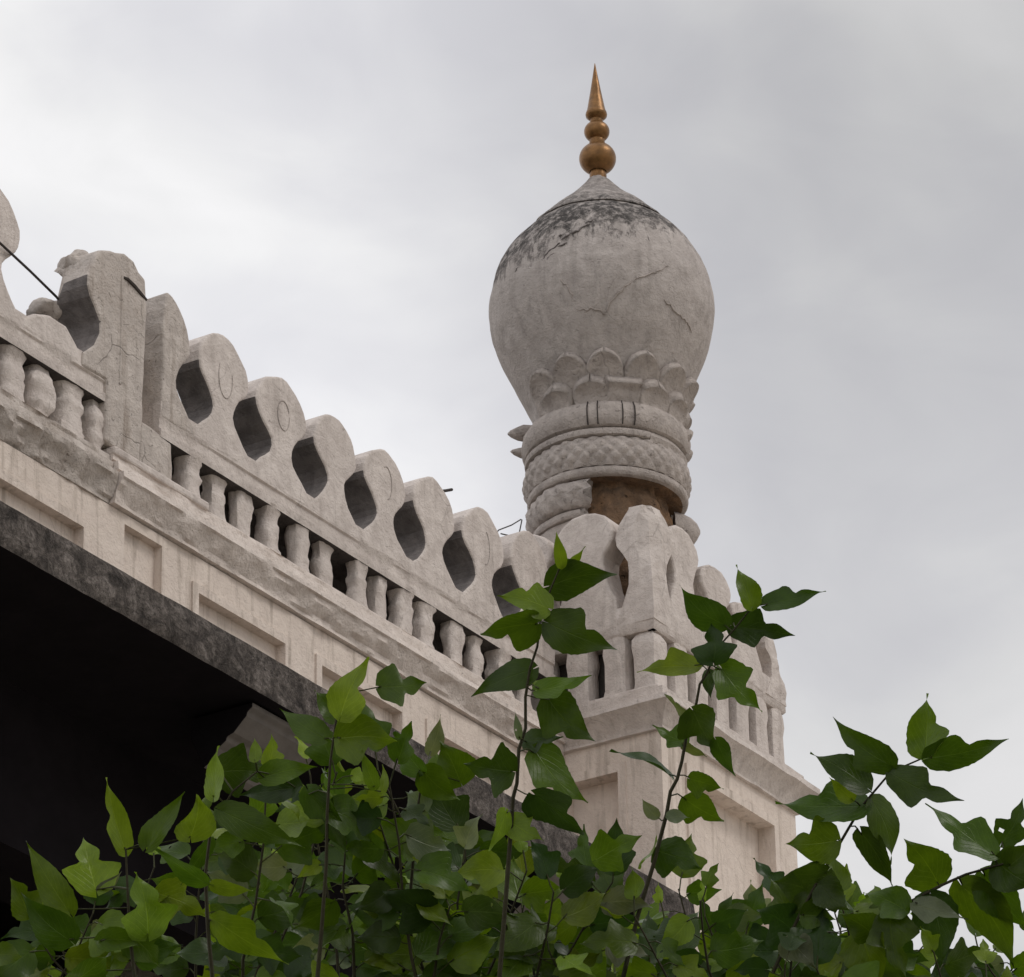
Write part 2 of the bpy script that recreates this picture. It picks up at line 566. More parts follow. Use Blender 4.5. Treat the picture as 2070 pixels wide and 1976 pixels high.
sweep_x(CP, 16.605, 20.87, 0.03, 0.024, 1.0).build('cornice', M['cornice'], mosque, smooth=24)
CPL = [(dy + (0.02 if -0.1 < dy < 0 else 0), z - (0.006 if q > 0 else 0)) for q, (dy, z) in enumerate(CP)]
sweep_x(CPL, 13.0, 16.60, 0.03, 0.04, 9.0).build('cornice', M['pier'], mosque, smooth=45, label='crumbling stretch of cornice with lumpy mouldings')
mb = MB()                        # low plinth under pier and first balusters
mb.prism([(16.60, WY - 0.006, 11.938), (17.42, WY - 0.006, 11.938), (17.42, WY - 0.006, 11.985), (16.60, WY - 0.006, 11.985)], (0, -0.03, 0), (0, 0.2, 0))
mb.build('plinth', M['wash'], mosque, bevel=0.012)

# back wall behind the balustrade, coloured dark to stand for shade
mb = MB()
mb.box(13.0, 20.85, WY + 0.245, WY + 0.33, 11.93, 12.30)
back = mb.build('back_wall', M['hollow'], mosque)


def rough_post(x, y, z0, z1, w, d, seed, style, parent, mat, name='baluster'):
    """squat hand-modelled baluster: rounded-square section with foot, belly, neck and cap"""
    prof = {0: [(0.0, 1.08), (0.12, 1.04), (0.22, 0.9), (0.40, 1.0), (0.58, 0.98), (0.74, 0.82), (0.84, 0.84), (0.9, 1.0), (1.0, 1.08)],
            1: [(0.0, 1.05), (0.08, 1.0), (0.2, 0.84), (0.45, 0.8), (0.62, 0.92), (0.78, 1.0), (0.9, 0.92), (1.0, 0.96)],
            3: [(0.0, 0.95), (0.10, 0.86), (0.24, 1.12), (0.42, 1.06), (0.58, 1.16), (0.74, 1.04), (0.86, 0.78), (1.0, 0.74)],
            2: [(0.0, 1.1), (0.14, 1.05), (0.3, 0.98), (0.5, 0.9), (0.62, 1.02), (0.72, 0.84), (0.84, 0.9), (1.0, 1.12)]}[style]
    mb = MB()
    N = 20
    zz = []
    for i in range(15):
        t = i / 14
        for (t0, r0), (t1, r1) in zip(prof, prof[1:]):
            if t0 <= t <= t1:
                u = (t - t0) / (t1 - t0)
                u = u * u * (3 - 2 * u)
                zz.append((t, r0 + (r1 - r0) * u))
                break
    for t, r in zz:
        z = z0 + (z1 - z0) * t
        for j in range(N):
            a = 2 * math.pi * j / N
            ca, sa = math.cos(a), math.sin(a)
            k = 1.0 / max(1e-6, (abs(ca) ** 4 + abs(sa) ** 4)) ** 0.25
            e = 1 + 0.24 * pnoise(Vector((ca * 1.3 + seed, sa * 1.3, z * 10 + seed))) + 0.10 * pnoise(Vector((ca * 3 + seed, sa * 3, z * 34)))
            mb.v.append(Vector((x + w * r * k * ca * e, y + d * r * k * sa * e, z)))
    for i in range(len(zz) - 1):
        for j in range(N):
            mb.f.append((i * N + j, i * N + (j + 1) % N, (i + 1) * N + (j + 1) % N, (i + 1) * N + j))
    mb.f.append(tuple(range(N)))
    mb.f.append(tuple((len(zz) - 1) * N + j for j in range(N)))
    return mb.build(name, mat, parent, smooth=50)


# parapet band: string course with two stepped fillets
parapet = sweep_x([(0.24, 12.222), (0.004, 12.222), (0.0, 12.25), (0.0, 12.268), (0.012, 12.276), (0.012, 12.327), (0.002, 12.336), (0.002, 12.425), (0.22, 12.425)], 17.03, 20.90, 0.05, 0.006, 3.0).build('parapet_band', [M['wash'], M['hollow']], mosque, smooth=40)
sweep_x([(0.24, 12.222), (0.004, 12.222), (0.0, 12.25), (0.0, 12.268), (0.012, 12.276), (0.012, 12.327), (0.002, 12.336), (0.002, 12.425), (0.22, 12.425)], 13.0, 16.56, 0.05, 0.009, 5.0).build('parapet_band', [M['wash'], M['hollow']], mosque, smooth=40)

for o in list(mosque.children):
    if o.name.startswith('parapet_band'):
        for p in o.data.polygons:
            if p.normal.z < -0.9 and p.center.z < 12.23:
                p.material_index = 1  # band undersides coloured dark to deepen the shade in the gaps
rng = random.Random(11)
starts = [17.139, 17.423, 17.682, 17.917, 18.137, 18.43, 18.687, 18.977, 19.197, 19.436, 19.651, 19.959, 20.176, 20.46, 20.72]
for i, s in enumerate(starts[1:]):
    w = 0.068 + rng.uniform(-0.012, 0.012)
    rough_post(s - w - 0.004, WY + 0.055 + rng.uniform(-0.01, 0.03), 11.935, 12.235, w, 0.05 + rng.uniform(-0.006, 0.012), i * 1.7, rng.choice([0, 1, 1, 2]), mosque, M['wash'])
mb = MB()
mb.prism([(x, WY, z) for x, z in wob_outline([(16.86, 11.94), (17.139, 11.94), (17.139, 12.22), (16.95, 12.24), (16.86, 12.24)], 0.012, 3)], (0, 0.004, 0), (0, 0.24, 0))
mb.build('balustrade_block', M['pier'], mosque, bevel=0.012)
for i, (xc, w) in enumerate([(14.6, .11), (14.9, .11), (15.2, .10), (15.47, .105), (15.64, .055), (15.86, .092), (16.08, .083), (16.335, .092), (16.53, .055)]):
    rough_post(xc, WY + 0.09, 11.935, 12.235, w, 0.075, 30 + i * 2.3, (3, 0, 3, 2)[i % 4], mosque, M['wash'])

# merlons
HALF = [(0.0, 13.03), (0.045, 13.022), (0.085, 13.003), (0.125, 12.98), (0.165, 12.944), (0.198, 12.903), (0.219, 12.855), (0.227, 12.805), (0.217, 12.765), (0.19, 12.732), (0.15, 12.697), (0.116, 12.66), (0.095, 12.62), (0.090, 12.585), (0.104, 12.545), (0.136, 12.505), (0.178, 12.465), (0.22, 12.432), (0.262, 12.405)]


def merlon(cx, hw, seed, ztop=13.03, parent=mosque, y=WY, th=0.20, mat='wash', left_flat=None, lab=None):
    k = hw / 0.262
    rr = random.Random(int(seed * 31))
    up = (ztop - 12.40) / 0.63
    lean = rr.uniform(-0.03, 0.035)

    def P(u, z):
        return (cx + u * k + lean * max(0, z - 12.7), 12.40 + (z - 12.40) * up)
    right = [P(u, z) for u, z in HALF]
    left = [P(-u, z) for u, z in reversed(HALF[1:])]
    if left_flat is not None:
        left = [(left_flat, 12.40), (left_flat + 0.005, 12.6), (left_flat + 0.012, 12.99)]
    out = right + [(right[-1][0], 12.336)] + [(left[0][0], 12.336)] + left
    out = wob_outline(out, 0.014, seed)
    mb = MB()
    mb.prism([(u, y, z) for u, z in out], (0, 0.0, 0), (0, th, 0))
    o = mb.build('merlon', [M[mat], M['dark_grey']], parent, bevel=0.016, seg=3, label=lab)
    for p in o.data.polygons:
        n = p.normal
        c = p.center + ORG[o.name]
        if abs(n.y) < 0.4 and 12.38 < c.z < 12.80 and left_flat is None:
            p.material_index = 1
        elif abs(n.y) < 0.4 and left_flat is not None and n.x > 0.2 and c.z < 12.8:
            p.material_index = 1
    return o


bnd = [17.322, 17.846, 18.397, 18.88, 19.373, 19.881, 20.40, 20.90]
tops = [13.055, 13.03, 13.015, 13.01, 13.035, 13.05, 13.10]
MER = []
for i in range(7):
    MER.append(merlon((bnd[i] + bnd[i + 1]) / 2, (bnd[i + 1] - bnd[i]) / 2, i + 1.3, tops[i]))
merlon(17.075, 0.247, 21.7, 13.085, left_flat=17.035, mat='pier', lab='half merlon with straight weathered left edge beside the pier')
for cx in (15.60, 15.08, 14.56, 14.04, 13.52):
    merlon(cx, 0.262, cx, 13.055)
# low eroded stump between the left merlon and the pier
mb = MB()
mb.prism([(x, WY, z) for x, z in wob_outline([(15.865, 12.40), (15.88, 12.415), (15.97, 12.475), (16.10, 12.515), (16.22, 12.512), (16.29, 12.462), (16.345, 12.42), (16.345, 12.34), (15.865, 12.34)], 0.012, 2)], (0, 0, 0), (0, 0.2, 0))
mb.build('merlon_stump', [M['wash'], M['dark_grey']], mosque, bevel=0.02, seg=3)


def ellipse_tube(cx, cz, a, b, y, rad, t0=0, t1=2 * math.pi, n=30, tilt=0.0):
    pts = []
    for i in range(n + 1):
        t = t0 + (t1 - t0) * i / n
        u, v = a * math.cos(t), b * math.sin(t)
        pts.append((cx + u * math.cos(tilt) - v * math.sin(tilt), y, cz + u * math.sin(tilt) + v * math.cos(tilt)))
    return pts


for i, (a, b, t0, t1) in {0: (0.062, 0.12, 2.6, 6.6), 1: (0.055, 0.088, 0.4, 6.4), 3: (0.05, 0.10, -1.4, 2.0), 5: (0.05, 0.11, -1.6, 1.2)}.items():
    cx = (bnd[i] + bnd[i + 1]) / 2 + 0.01
    mb = MB()
    mb.tube(ellipse_tube(cx, 12.80, a, b, WY - 0.001, 0, t0, t1), 0.0032, 5)
    mb.build('incised_oval', M['ring'], MER[i])

# pier with hooked crown
out = wob_outline([(16.877, 12.8), (16.866, 12.43), (16.856, 12.1), (16.852, 11.985), (16.60, 11.985), (16.555, 12.0), (16.555, 12.34), (16.35, 12.34), (16.345, 12.42), (16.363, 12.431), (16.444, 12.503), (16.487, 12.58), (16.484, 12.649), (16.435, 12.719), (16.396, 12.759), (16.372, 12.813), (16.375, 12.871), (16.405, 12.957), (16.457, 13.052), (16.56, 13.095), (16.60, 13.105), (16.68, 13.135), (16.755, 13.128), (16.795, 13.085), (16.862, 13.06), (16.877, 12.96)], 0.012, 8)
def pier_depth(z):
    """the crown and foot of the broken left flank run deeper than its eaten-away middle"""
    tab = [(11.0, 0.30), (12.55, 0.34), (12.70, 0.32), (12.79, 0.17), (12.90, 0.14), (12.98, 0.22), (13.03, 0.26), (14.0, 0.26)]
    return prof_at(tab, z)


def prof_at(tab, v):
    for (a, p), (b, q) in zip(tab, tab[1:]):
        if a <= v <= b:
            return p + (q - p) * (v - a) / (b - a)
    return 0.0


mb = MB()
np_ = len(out)
mb.add([(x, WY - 0.012, z) for x, z in out] + [(x + 0.02 * pnoise(Vector((x * 11, z * 11, 3))), WY + pier_depth(z), z + 0.02 * pnoise(Vector((x * 11, z * 11, 9)))) for x, z in out],
       [tuple(range(np_)), tuple(range(2 * np_ - 1, np_ - 1, -1))] + [(i, (i + 1) % np_, (i + 1) % np_ + np_, i + np_) for i in range(np_)])
pier = mb.build('pier', [M['pier'], M['dark_grey']], mosque, bevel=0.018, seg=3)
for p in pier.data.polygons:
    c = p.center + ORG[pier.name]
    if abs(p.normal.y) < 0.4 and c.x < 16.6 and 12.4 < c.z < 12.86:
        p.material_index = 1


def lump(name, c, r, seed, mat, parent):
    bm = bmesh.new()
    bmesh.ops.create_icosphere(bm, subdivisions=4, radius=1.0)
    vs = []
    for v in bm.verts:
        d = v.co.normalized()
        k = 1 + 0.32 * pnoise(d * 1.3 + Vector((seed, 0, 0))) + 0.08 * pnoise(d * 4.5 + Vector((0, seed, 0)))
        vs.append(Vector((c[0] + d.x * r[0] * k, c[1] + d.y * r[1] * k, c[2] + d.z * r[2] * k)))
    fs = [tuple(v.index for v in f.verts) for f in bm.faces]
    bm.free()
    return obj(name, vs, fs, M[mat], parent, smooth=80)


lump('plaster_lump', (16.52, WY + 0.16, 13.03), (0.10, 0.10, 0.085), 1.3, 'pier', pier)
lump('plaster_lump', (16.46, WY + 0.30, 12.77), (0.13, 0.12, 0.075), 4.1, 'pier', pier)
mb = MB()                        # flaking arris on the pier and a chipped ledge near its crown
mb.tube([(16.655 + 0.006 * pnoise(Vector((z * 8, 0, 0))), WY - 0.011, z) for z in [12.36 + 0.035 * i for i in range(19)]], 0.009, 6)
mb.build('arris', M['pier'], pier)
mb = MB()
mb.tube([(16.66, WY - 0.012, 12.985), (16.70, WY - 0.015, 12.988), (16.76, WY - 0.014, 12.975), (16.82, WY - 0.012, 12.955), (16.87, WY - 0.01, 12.945)], [0.006, 0.011, 0.012, 0.012, 0.008], 6)
mb.build('chipped_ledge', M['gap'], pier)
# rough lumps in the slot between pier and wall
mb = MB()
mb.box(16.88, 17.03, WY + 0.14, WY + 0.24, 11.95, 12.72)
mb.build('slot_back', M['pier'], mosque)

# eave slab with rough edge
mb = MB()
nx = 150
prof = [(11.80, 10.425), (11.795, 10.47), (11.80, 10.60), (11.81, 10.655), (12.72, 10.80), (12.72, 10.425)]
for i in range(nx + 1):
    x = 9.0 + (20.85 - 9.0) * i / nx
    for q, (y, z) in enumerate(prof):
        w = 0.02 * pnoise(Vector((x * 4, q, 1.2))) + 0.012 * pnoise(Vector((x * 15, q, 7.0)))
        mb.v.append(Vector((x, y + (w if y < 12 else 0), z + (w if q in (0, 3) else 0))))
m_ = len(prof)
for i in range(nx):
    for q in range(m_):
        q2 = (q + 1) % m_
        mb.f.append((i * m_ + q, (i + 1) * m_ + q, (i + 1) * m_ + q2, i * m_ + q2))
mb.f.append(tuple(range(m_)))
mb.f.append(tuple(nx * m_ + q for q in reversed(range(m_))))
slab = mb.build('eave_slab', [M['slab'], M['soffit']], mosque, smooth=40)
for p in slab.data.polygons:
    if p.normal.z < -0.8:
        p.material_index = 1  # underside coloured near-black as deep shade

BP = [(11.87, 10.41), (11.87, 10.385), (11.90, 10.365), (11.905, 10.345), (11.935, 10.318), (11.98, 10.275), (12.02, 10.262), (12.025, 10.244), (12.07, 10.215), (12.12, 10.15), (12.16, 10.13), (12.18, 10.18), (12.24, 10.30), (12.24, 10.41)]
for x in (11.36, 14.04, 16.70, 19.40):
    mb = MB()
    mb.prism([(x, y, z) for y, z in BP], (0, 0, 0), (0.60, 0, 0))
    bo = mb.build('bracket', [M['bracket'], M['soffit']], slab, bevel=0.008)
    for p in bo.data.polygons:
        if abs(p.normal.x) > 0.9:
            p.material_index = 1  # side faces near-black: their shade is put into the colour

# hall below the eave: lintel, piers, side and back walls, ceiling
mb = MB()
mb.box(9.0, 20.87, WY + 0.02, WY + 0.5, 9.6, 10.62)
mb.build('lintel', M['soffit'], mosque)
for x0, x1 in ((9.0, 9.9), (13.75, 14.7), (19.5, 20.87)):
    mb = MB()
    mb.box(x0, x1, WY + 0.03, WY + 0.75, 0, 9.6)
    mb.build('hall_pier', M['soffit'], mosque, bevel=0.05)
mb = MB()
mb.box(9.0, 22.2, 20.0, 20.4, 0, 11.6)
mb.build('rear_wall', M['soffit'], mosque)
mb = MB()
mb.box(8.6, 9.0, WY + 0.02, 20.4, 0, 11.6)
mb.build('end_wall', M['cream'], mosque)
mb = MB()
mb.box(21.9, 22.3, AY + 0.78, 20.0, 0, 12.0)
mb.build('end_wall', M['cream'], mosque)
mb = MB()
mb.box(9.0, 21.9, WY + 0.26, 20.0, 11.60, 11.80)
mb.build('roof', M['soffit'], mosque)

# ------------------------------------------------------------------ the minaret
minaret = thing('minaret', 'whitewashed corner minaret with bulbous dome, lotus petals and gilt spike above the leaves', 'minaret', (AX, AY, 0))
C0 = (AX, AY, ZC)
PHI0 = math.atan2(-AY, -AX)       # horizontal direction from the axis towards the camera


def ang(deg):
    """deg to the right of the camera-facing side"""
    return PHI0 + R(deg)


# square base with sunk niches
U0, U1, V0, V1 = -0.75, 0.82, -0.75, 0.75
ZBT = 11.86


def face_front(x, d, z):
    return (AX + x, AY + V0 + d, z)


def face_left(y, d, z):
    return (AX + U0 + d, AY + y, z)


def niche_level(a, b, zt, frame=True):
    def f(x, z):
        if a < x < b and 9.3 < z < zt:
            return 0.10
        if frame and a - 0.05 < x < b + 0.05 and 9.25 < z < zt + 0.055:
            return -0.014
        return 0.0
    return f


zz = sorted({0.0, 9.25, 9.3, 11.575, 11.63, ZBT})
b1 = relief(sorted({U0, -0.49, -0.44, 0.53, 0.58, U1}), zz, niche_level(-0.44, 0.53, 11.575), face_front)
zz = sorted({0.0, 9.25, 9.3, 11.55, 11.605, ZBT})
b2 = relief(sorted({V0, -0.515, -0.465, -0.10, -0.05, V1}), zz, niche_level(-0.465, -0.10, 11.55), face_left)
b1.add(b2.v, b2.f)
b1.add([(AX + U1, AY + V0, 0), (AX + U1, AY + V1, 0), (AX + U1, AY + V1, ZBT), (AX + U1, AY + V0, ZBT)], [(0, 1, 2, 3)])
b1.add([(AX + U0, AY + V1, 0), (AX + U1, AY + V1, 0), (AX + U1, AY + V1, ZBT), (AX + U0, AY + V1, ZBT)], [(0, 1, 2, 3)])
base = b1.build('base', M['cream'], minaret)


def sweep_rect(prof, u0, u1, v0, v1, step=0.05, amp=0.01, seed=0.0):
    """mitred moulding round the square base; prof = (outward offset, z)"""
    mb = MB()
    m = len(prof)
    ring = []
    cs = [(u0, v0, -1, -1), (u1, v0, 1, -1), (u1, v1, 1, 1), (u0, v1, -1, 1)]
    for i in range(4):
        a, b = cs[i], cs[(i + 1) % 4]
        n = max(2, int(math.hypot(b[0] - a[0], b[1] - a[1]) / step))
        for j in range(n):
            t = j / n
            if j == 0:
                nx_, ny_ = a[2], a[3]
            else:
                nx_, ny_ = [(0, -1), (1, 0), (0, 1), (-1, 0)][i]
            ring.append((a[0] + (b[0] - a[0]) * t, a[1] + (b[1] - a[1]) * t, nx_, ny_))
    for i, (x, y, nx_, ny_) in enumerate(ring):
        for q, (o_, z) in enumerate(prof):
            w = amp * pnoise(Vector((x * 6 + seed, y * 6, q * 0.6))) + 0.5 * amp * pnoise(Vector((x * 18 + seed, y * 18, q)))
            if q in (0, m - 1):
                w = 0
            mb.v.append(Vector((AX + x + nx_ * (o_ + w), AY + y + ny_ * (o_ + w), z + 0.5 * w)))
    n = len(ring)
    for i in range(n):
        for q in range(m - 1):
            mb.f.append((i * m + q, ((i + 1) % n) * m + q, ((i + 1) % n) * m + q + 1, i * m + q + 1))
    return mb


sweep_rect([(-0.20, 12.052), (-0.03, 12.052), (-0.022, 12.045), (-0.020, 12.014), (-0.002, 12.008), (-0.002, 11.999), (0.046, 11.995), (0.05, 11.936), (0.030, 11.93), (0.030, 11.92), (0.112, 11.916), (0.118, 11.882), (0.104, 11.872), (0.075, 11.845), (0.052, 11.81), (0.034, 11.782), (0.026, 11.765), (0.026, 11.748), (-0.04, 11.742)], U0, U1, V0, V1, 0.04, 0.006, 2.0).build('cornice', M['wash'], minaret, smooth=24)
# balustrade storey: core coloured dark as shade, blocks on all sides
PU0, PU1, PV0, PV1 = -0.70, 0.86, -0.70, 0.70
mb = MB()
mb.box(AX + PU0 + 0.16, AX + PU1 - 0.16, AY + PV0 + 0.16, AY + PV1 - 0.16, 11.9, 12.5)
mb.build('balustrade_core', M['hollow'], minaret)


def block(mbx, u0, u1, v0, v1, z0, z1, seed, crown=0.0):
    """flattened baluster block with a bevelled, slightly pointed head"""
    cu, cv = (u0 + u1) / 2, (v0 + v1) / 2
    rows = [(z0, 1.0), (z0 + 0.03, 1.0), (z0 + 0.06, 0.93), (z1 - 0.16, 0.92), (z1 - 0.10, 1.02), (z1 - 0.05, 0.98), (z1, 0.62 if crown else 0.9)]
    N = 16
    k = len(mbx.v)
    for z, r in rows:
        for j in range(N):
            a = 2 * math.pi * j / N
            ca, sa = math.cos(a), math.sin(a)
            q = 1 / (abs(ca) ** 5 + abs(sa) ** 5) ** 0.2
            e = 1 + 0.08 * pnoise(Vector((ca * 2 + seed, sa * 2, z * 7)))
            mbx.v.append(Vector((AX + cu + (u1 - u0) / 2 * r * q * ca * e, AY + cv + (v1 - v0) / 2 * r * q * sa * e, z)))
    for i in range(len(rows) - 1):
        for j in range(N):
            mbx.f.append((k + i * N + j, k + i * N + (j + 1) % N, k + (i + 1) * N + (j + 1) % N, k + (i + 1) * N + j))
    mbx.f.append(tuple(k + (len(rows) - 1) * N + j for j in range(N)))


seed = 0
for (u0, u1, v0, v1, cr) in [(-0.70, -0.53, -0.70, -0.53, 1), (0.69, 0.86, -0.70, -0.53, 0), (0.69, 0.86, 0.53, 0.70, 0), (-0.70, -0.53, 0.53, 0.70, 0)] + \
        [(c - 0.085, c + 0.085, -0.70, -0.55, 0) for c in (-0.38, -0.14, 0.10, 0.34, 0.57)] + \
        [(-0.70, -0.55, c - 0.085, c + 0.085, 0) for c in (-0.42, -0.17, 0.10, 0.36)] + \
        [(0.71, 0.86, c - 0.085, c + 0.085, 0) for c in (-0.36, -0.12, 0.12, 0.36)]:
    seed += 1
    mb = MB()
    block(mb, u0, u1, v0, v1, 12.04, 12.425, seed * 1.3, cr)
    mb.build('baluster', M['wash'], minaret, smooth=45)

# parapet band and merlons of the minaret base
sweep_rect([(-0.17, 12.415), (-0.012, 12.415), (0.0, 12.43), (0.0, 12.592), (-0.004, 12.597), (-0.17, 12.597)], PU0, PU1, PV0, PV1, 0.05, 0.006, 6.0).build('parapet_band', M['wash'], minaret, smooth=40)

MH = [(0.0, 1.0), (0.07, 0.98), (0.128, 0.925), (0.165, 0.85), (0.18, 0.76), (0.174, 0.68), (0.148, 0.61), (0.122, 0.53), (0.112, 0.45), (0.122, 0.34), (0.148, 0.21), (0.176, 0.10), (0.192, 0.02)]


def mmerlon(axis, c, hw, ztop, seed, fixed, inward, left=True, right=True, lab=None, zb=12.60):
    """merlon standing in a face of the base; axis 'u' (front/back) or 'v' (sides)"""
    h = ztop - zb
    k = hw / 0.19
    pr = [(c + a * k, zb + b * h) for a, b in MH] if right else [(c + 0.0, ztop - 0.02), (c + 0.002, zb)]
    pl = [(c - a * k, zb + b * h) for a, b in reversed(MH[1:])] if left else [(c - 0.002, zb), (c, ztop - 0.02)]
    out = pr + [(pr[-1][0], zb - 0.14), (pl[0][0], zb - 0.14)] + pl
    out = wob_outline(out, 0.013, seed)
    mb = MB()
    if axis == 'u':
        mb.prism([(AX + a, AY + fixed, z) for a, z in out], (0, 0, 0), (0, inward, 0))
    else:
        mb.prism([(AX + fixed, AY + a, z) for a, z in out], (0, 0, 0), (inward, 0, 0))
    return mb.build('merlon', M['wash'], minaret, bevel=0.018, seg=3, label=lab)


# front row, left to right (some have lost their heads), then left side, right side, back
mmerlon('u', -0.325, 0.19, 13.20, 1.1, PV0 - 0.003, 0.2)
mmerlon('u', 0.055, 0.19, 13.09, 2.2, PV0 - 0.003, 0.2)
mmerlon('u', 0.41, 0.175, 12.98, 3.3, PV0 - 0.003, 0.2, lab='short broken merlon')
mmerlon('v', -0.245, 0.215, 13.265, 4.4, PU0 - 0.003, 0.2)
mmerlon('v', 0.17, 0.2, 13.24, 5.5, PU0 - 0.003, 0.2)
mmerlon('v', 0.52, 0.16, 13.2, 6.6, PU0 - 0.003, 0.2)
for i, c in enumerate((-0.30, 0.06, 0.42)):
    mmerlon('v', c, 0.18, 13.05 + 0.05 * i, 7 + i, PU1 + 0.003, -0.2)
for i, c in enumerate((-0.33, 0.05, 0.43)):
    mmerlon('u', c, 0.19, 13.2, 12 + i, PV1 + 0.003, -0.2)


def corner_merlon(su, sv, wu, wv, ztop, seed, cu, cv, lab=None):
    """L-shaped merlon folding round a corner of the base: a lofted body, wide head, narrow waist"""
    mb = MB()
    rows = [(b, a / 0.19) for a, b in reversed(MH)]
    N = 24
    zb = 12.46
    h = ztop - zb
    th = 0.15
    for b, w in rows:
        inset = 0.0
        if b > 0.72:
            t = (b - 0.72) / 0.28
            w = 0.95 * math.sqrt(max(0.0, 1 - t ** 2.6)) * 0.55 + 0.42
            inset = 0.045 * t ** 2.4
        w = max(w, 0.3)
        a_u, a_v = max(wu * w - inset, th + 0.01), max(wv * w - inset, th + 0.01)
        cr_ = min(inset + 0.034 * min(1.0, max(0.0, (b - 0.3) / 0.3)), a_u * 0.42, a_v * 0.42)
        L = [(cr_, cr_), (a_u * 0.5, inset), (a_u, inset * 0.6), (a_u + 0.004, th * 0.5), (a_u, th), (max(th, a_u * 0.8), th), (th + 0.004, th), (th, th + 0.004), (th, max(th + 0.006, a_v * 0.8)), (th, a_v), (inset * 0.6, a_v), (inset, a_v * 0.5)]
        for p, q in L:
            e = 0.008 * pnoise(Vector((p * 9 + seed, q * 9, b * 6)))
            # su, sv = direction inward from the corner
            mb.v.append(Vector((AX + cu + su * (p - 0.003 + e), AY + cv + sv * (q - 0.003 + e), zb + b * h)))
    n = 12
    for i in range(len(rows) - 1):
        for j in range(n):
            mb.f.append((i * n + j, i * n + (j + 1) % n, (i + 1) * n + (j + 1) % n, (i + 1) * n + j))
    mb.f.append(tuple((len(rows) - 1) * n + j for j in range(n)))
    mb.f.append(tuple(reversed(range(n))))
    return mb.build('merlon', M['wash'], minaret, bevel=0.02, seg=3, label=lab)


corner_merlon(1, 1, 0.265, 0.255, 13.235, 1.0, PU0, PV0, 'corner merlon folded round the front angle of the base')
corner_merlon(-1, 1, 0.25, 0.24, 12.92, 2.0, PU1, PV0, 'broken corner merlon')
corner_merlon(1, -1, 0.185, 0.2, 13.2, 3.0, PU0, PV1)
corner_merlon(-1, -1, 0.2, 0.2, 13.1, 4.0, PU1, PV1)
mb = MB()
mb.box(AX + PU0 + 0.15, AX + PU1 - 0.15, AY + PV0 + 0.15, AY + PV1 - 0.15, 12.45, 12.55)
mb.build('deck', M['ring'], minaret)

# ---- neck: rubble core with rings of carved render, broken away on the right
neck_prof = [(0.40, -0.80), (0.425, -1.05), (0.43, -1.34), (0.425, -1.55), (0.43, -1.9), (0.44, -2.45)]
mb = MB()
mb.lathe(neck_prof[:1] + [(prof_at([(-9.0, 0.43), (-1.85, 0.43), (-1.60, 0.425), (-1.45, 0.405), (-1.36, 0.36), (-1.30, 0.38), (0.0, 0.39)], -0.8 - 1.65 * i / 70), -0.8 - 1.65 * i / 70) for i in range(71)], C0, 160, wob=0.045, seed=4.0)
for v in mb.v:
    q = Vector((v.x * 16, v.y * 16, v.z * 22))
    d_ = Vector((v.x - AX, v.y - AY, 0)).normalized()
    v += d_ * (0.018 * max(-0.3, pnoise(q)) + 0.008 * pnoise(q * 2.3))
neck = mb.build('neck', M['rubble'], minaret, smooth=60)


def ring(name, prof, a0=None, a1=None, mat='ring', wob=0.006, seed=0.0, n=96, jag=0.0, lab=None):
    pr = []
    for (r0, z0), (r1, z1) in zip(prof, prof[1:]):
        for j in range(2):
            pr.append((r0 + (r1 - r0) * j / 2, z0 + (z1 - z0) * j / 2))
    pr.append(prof[-1])
    m2 = MB()
    if a0 is None:
        m2.lathe(pr, C0, n, wob=wob, seed=seed)
    else:
        m2.lathe(pr, C0, n, ang(a0), ang(a1), wob=wob, seed=seed, jag=jag)
    return m2.build(name, M[mat], neck, smooth=42, label=lab)


ring('collar_ring', [(0.40, -0.850), (0.455, -0.853), (0.487, -0.868), (0.508, -0.90), (0.517, -0.95), (0.512, -0.995), (0.497, -1.025), (0.465, -1.037), (0.40, -1.037)], seed=1.0)
ring('fillet_ring', [(0.40, -1.036), (0.475, -1.040), (0.494, -1.048), (0.498, -1.068), (0.494, -1.086), (0.47, -1.094), (0.40, -1.094)], -215, 33, seed=2.0, wob=0.004, jag=0.01)
ring('plain_collar', [(0.40, -1.036), (0.475, -1.038), (0.49, -1.07), (0.478, -1.105), (0.40, -1.105)], 33.5, 144.5, seed=2.5)
WV = [(0.470 + 0.037 * math.sin(math.pi * min(1, max(0, (i / 22) * 0.86 + 0.05))), -1.098 - 0.194 * i / 22) for i in range(23)]
bask = ring('woven_ring', [(0.40, -1.095)] + WV + [(0.40, -1.293)], seed=3.0, wob=0.007, n=300)
ring('fillet_ring', [(0.40, -1.293), (0.476, -1.295), (0.489, -1.305), (0.490, -1.335), (0.480, -1.350), (0.455, -1.356), (0.30, -1.358)], seed=4.0, wob=0.005)
for o in neck.children:
    if o.name.startswith('fillet_ring'):
        o.data.materials.append(M['rubble'])
        for p in o.data.polygons:
            if p.normal.z < -0.95 and math.hypot(p.center.x + ORG[o.name].x - AX, p.center.y + ORG[o.name].y - AY) < 0.455:
                p.material_index = 1  # inner undersides take the darker rubble colour to deepen their shade
roll = ring('twisted_ring', [(0.40, -1.357), (0.455, -1.358), (0.478, -1.375), (0.495, -1.415), (0.498, -1.455), (0.490, -1.505), (0.474, -1.535), (0.452, -1.545), (0.40, -1.546)], -252, -15, seed=5.0, wob=0.016, jag=0.075, lab='twisted ring broken off on its right')
ring('fillet_ring', [(0.40, -1.547), (0.452, -1.549), (0.468, -1.558), (0.470, -1.588), (0.460, -1.603), (0.40, -1.606)], -255, -18, seed=6.0, wob=0.008, jag=0.06, lab='lower fillet broken off on its right')
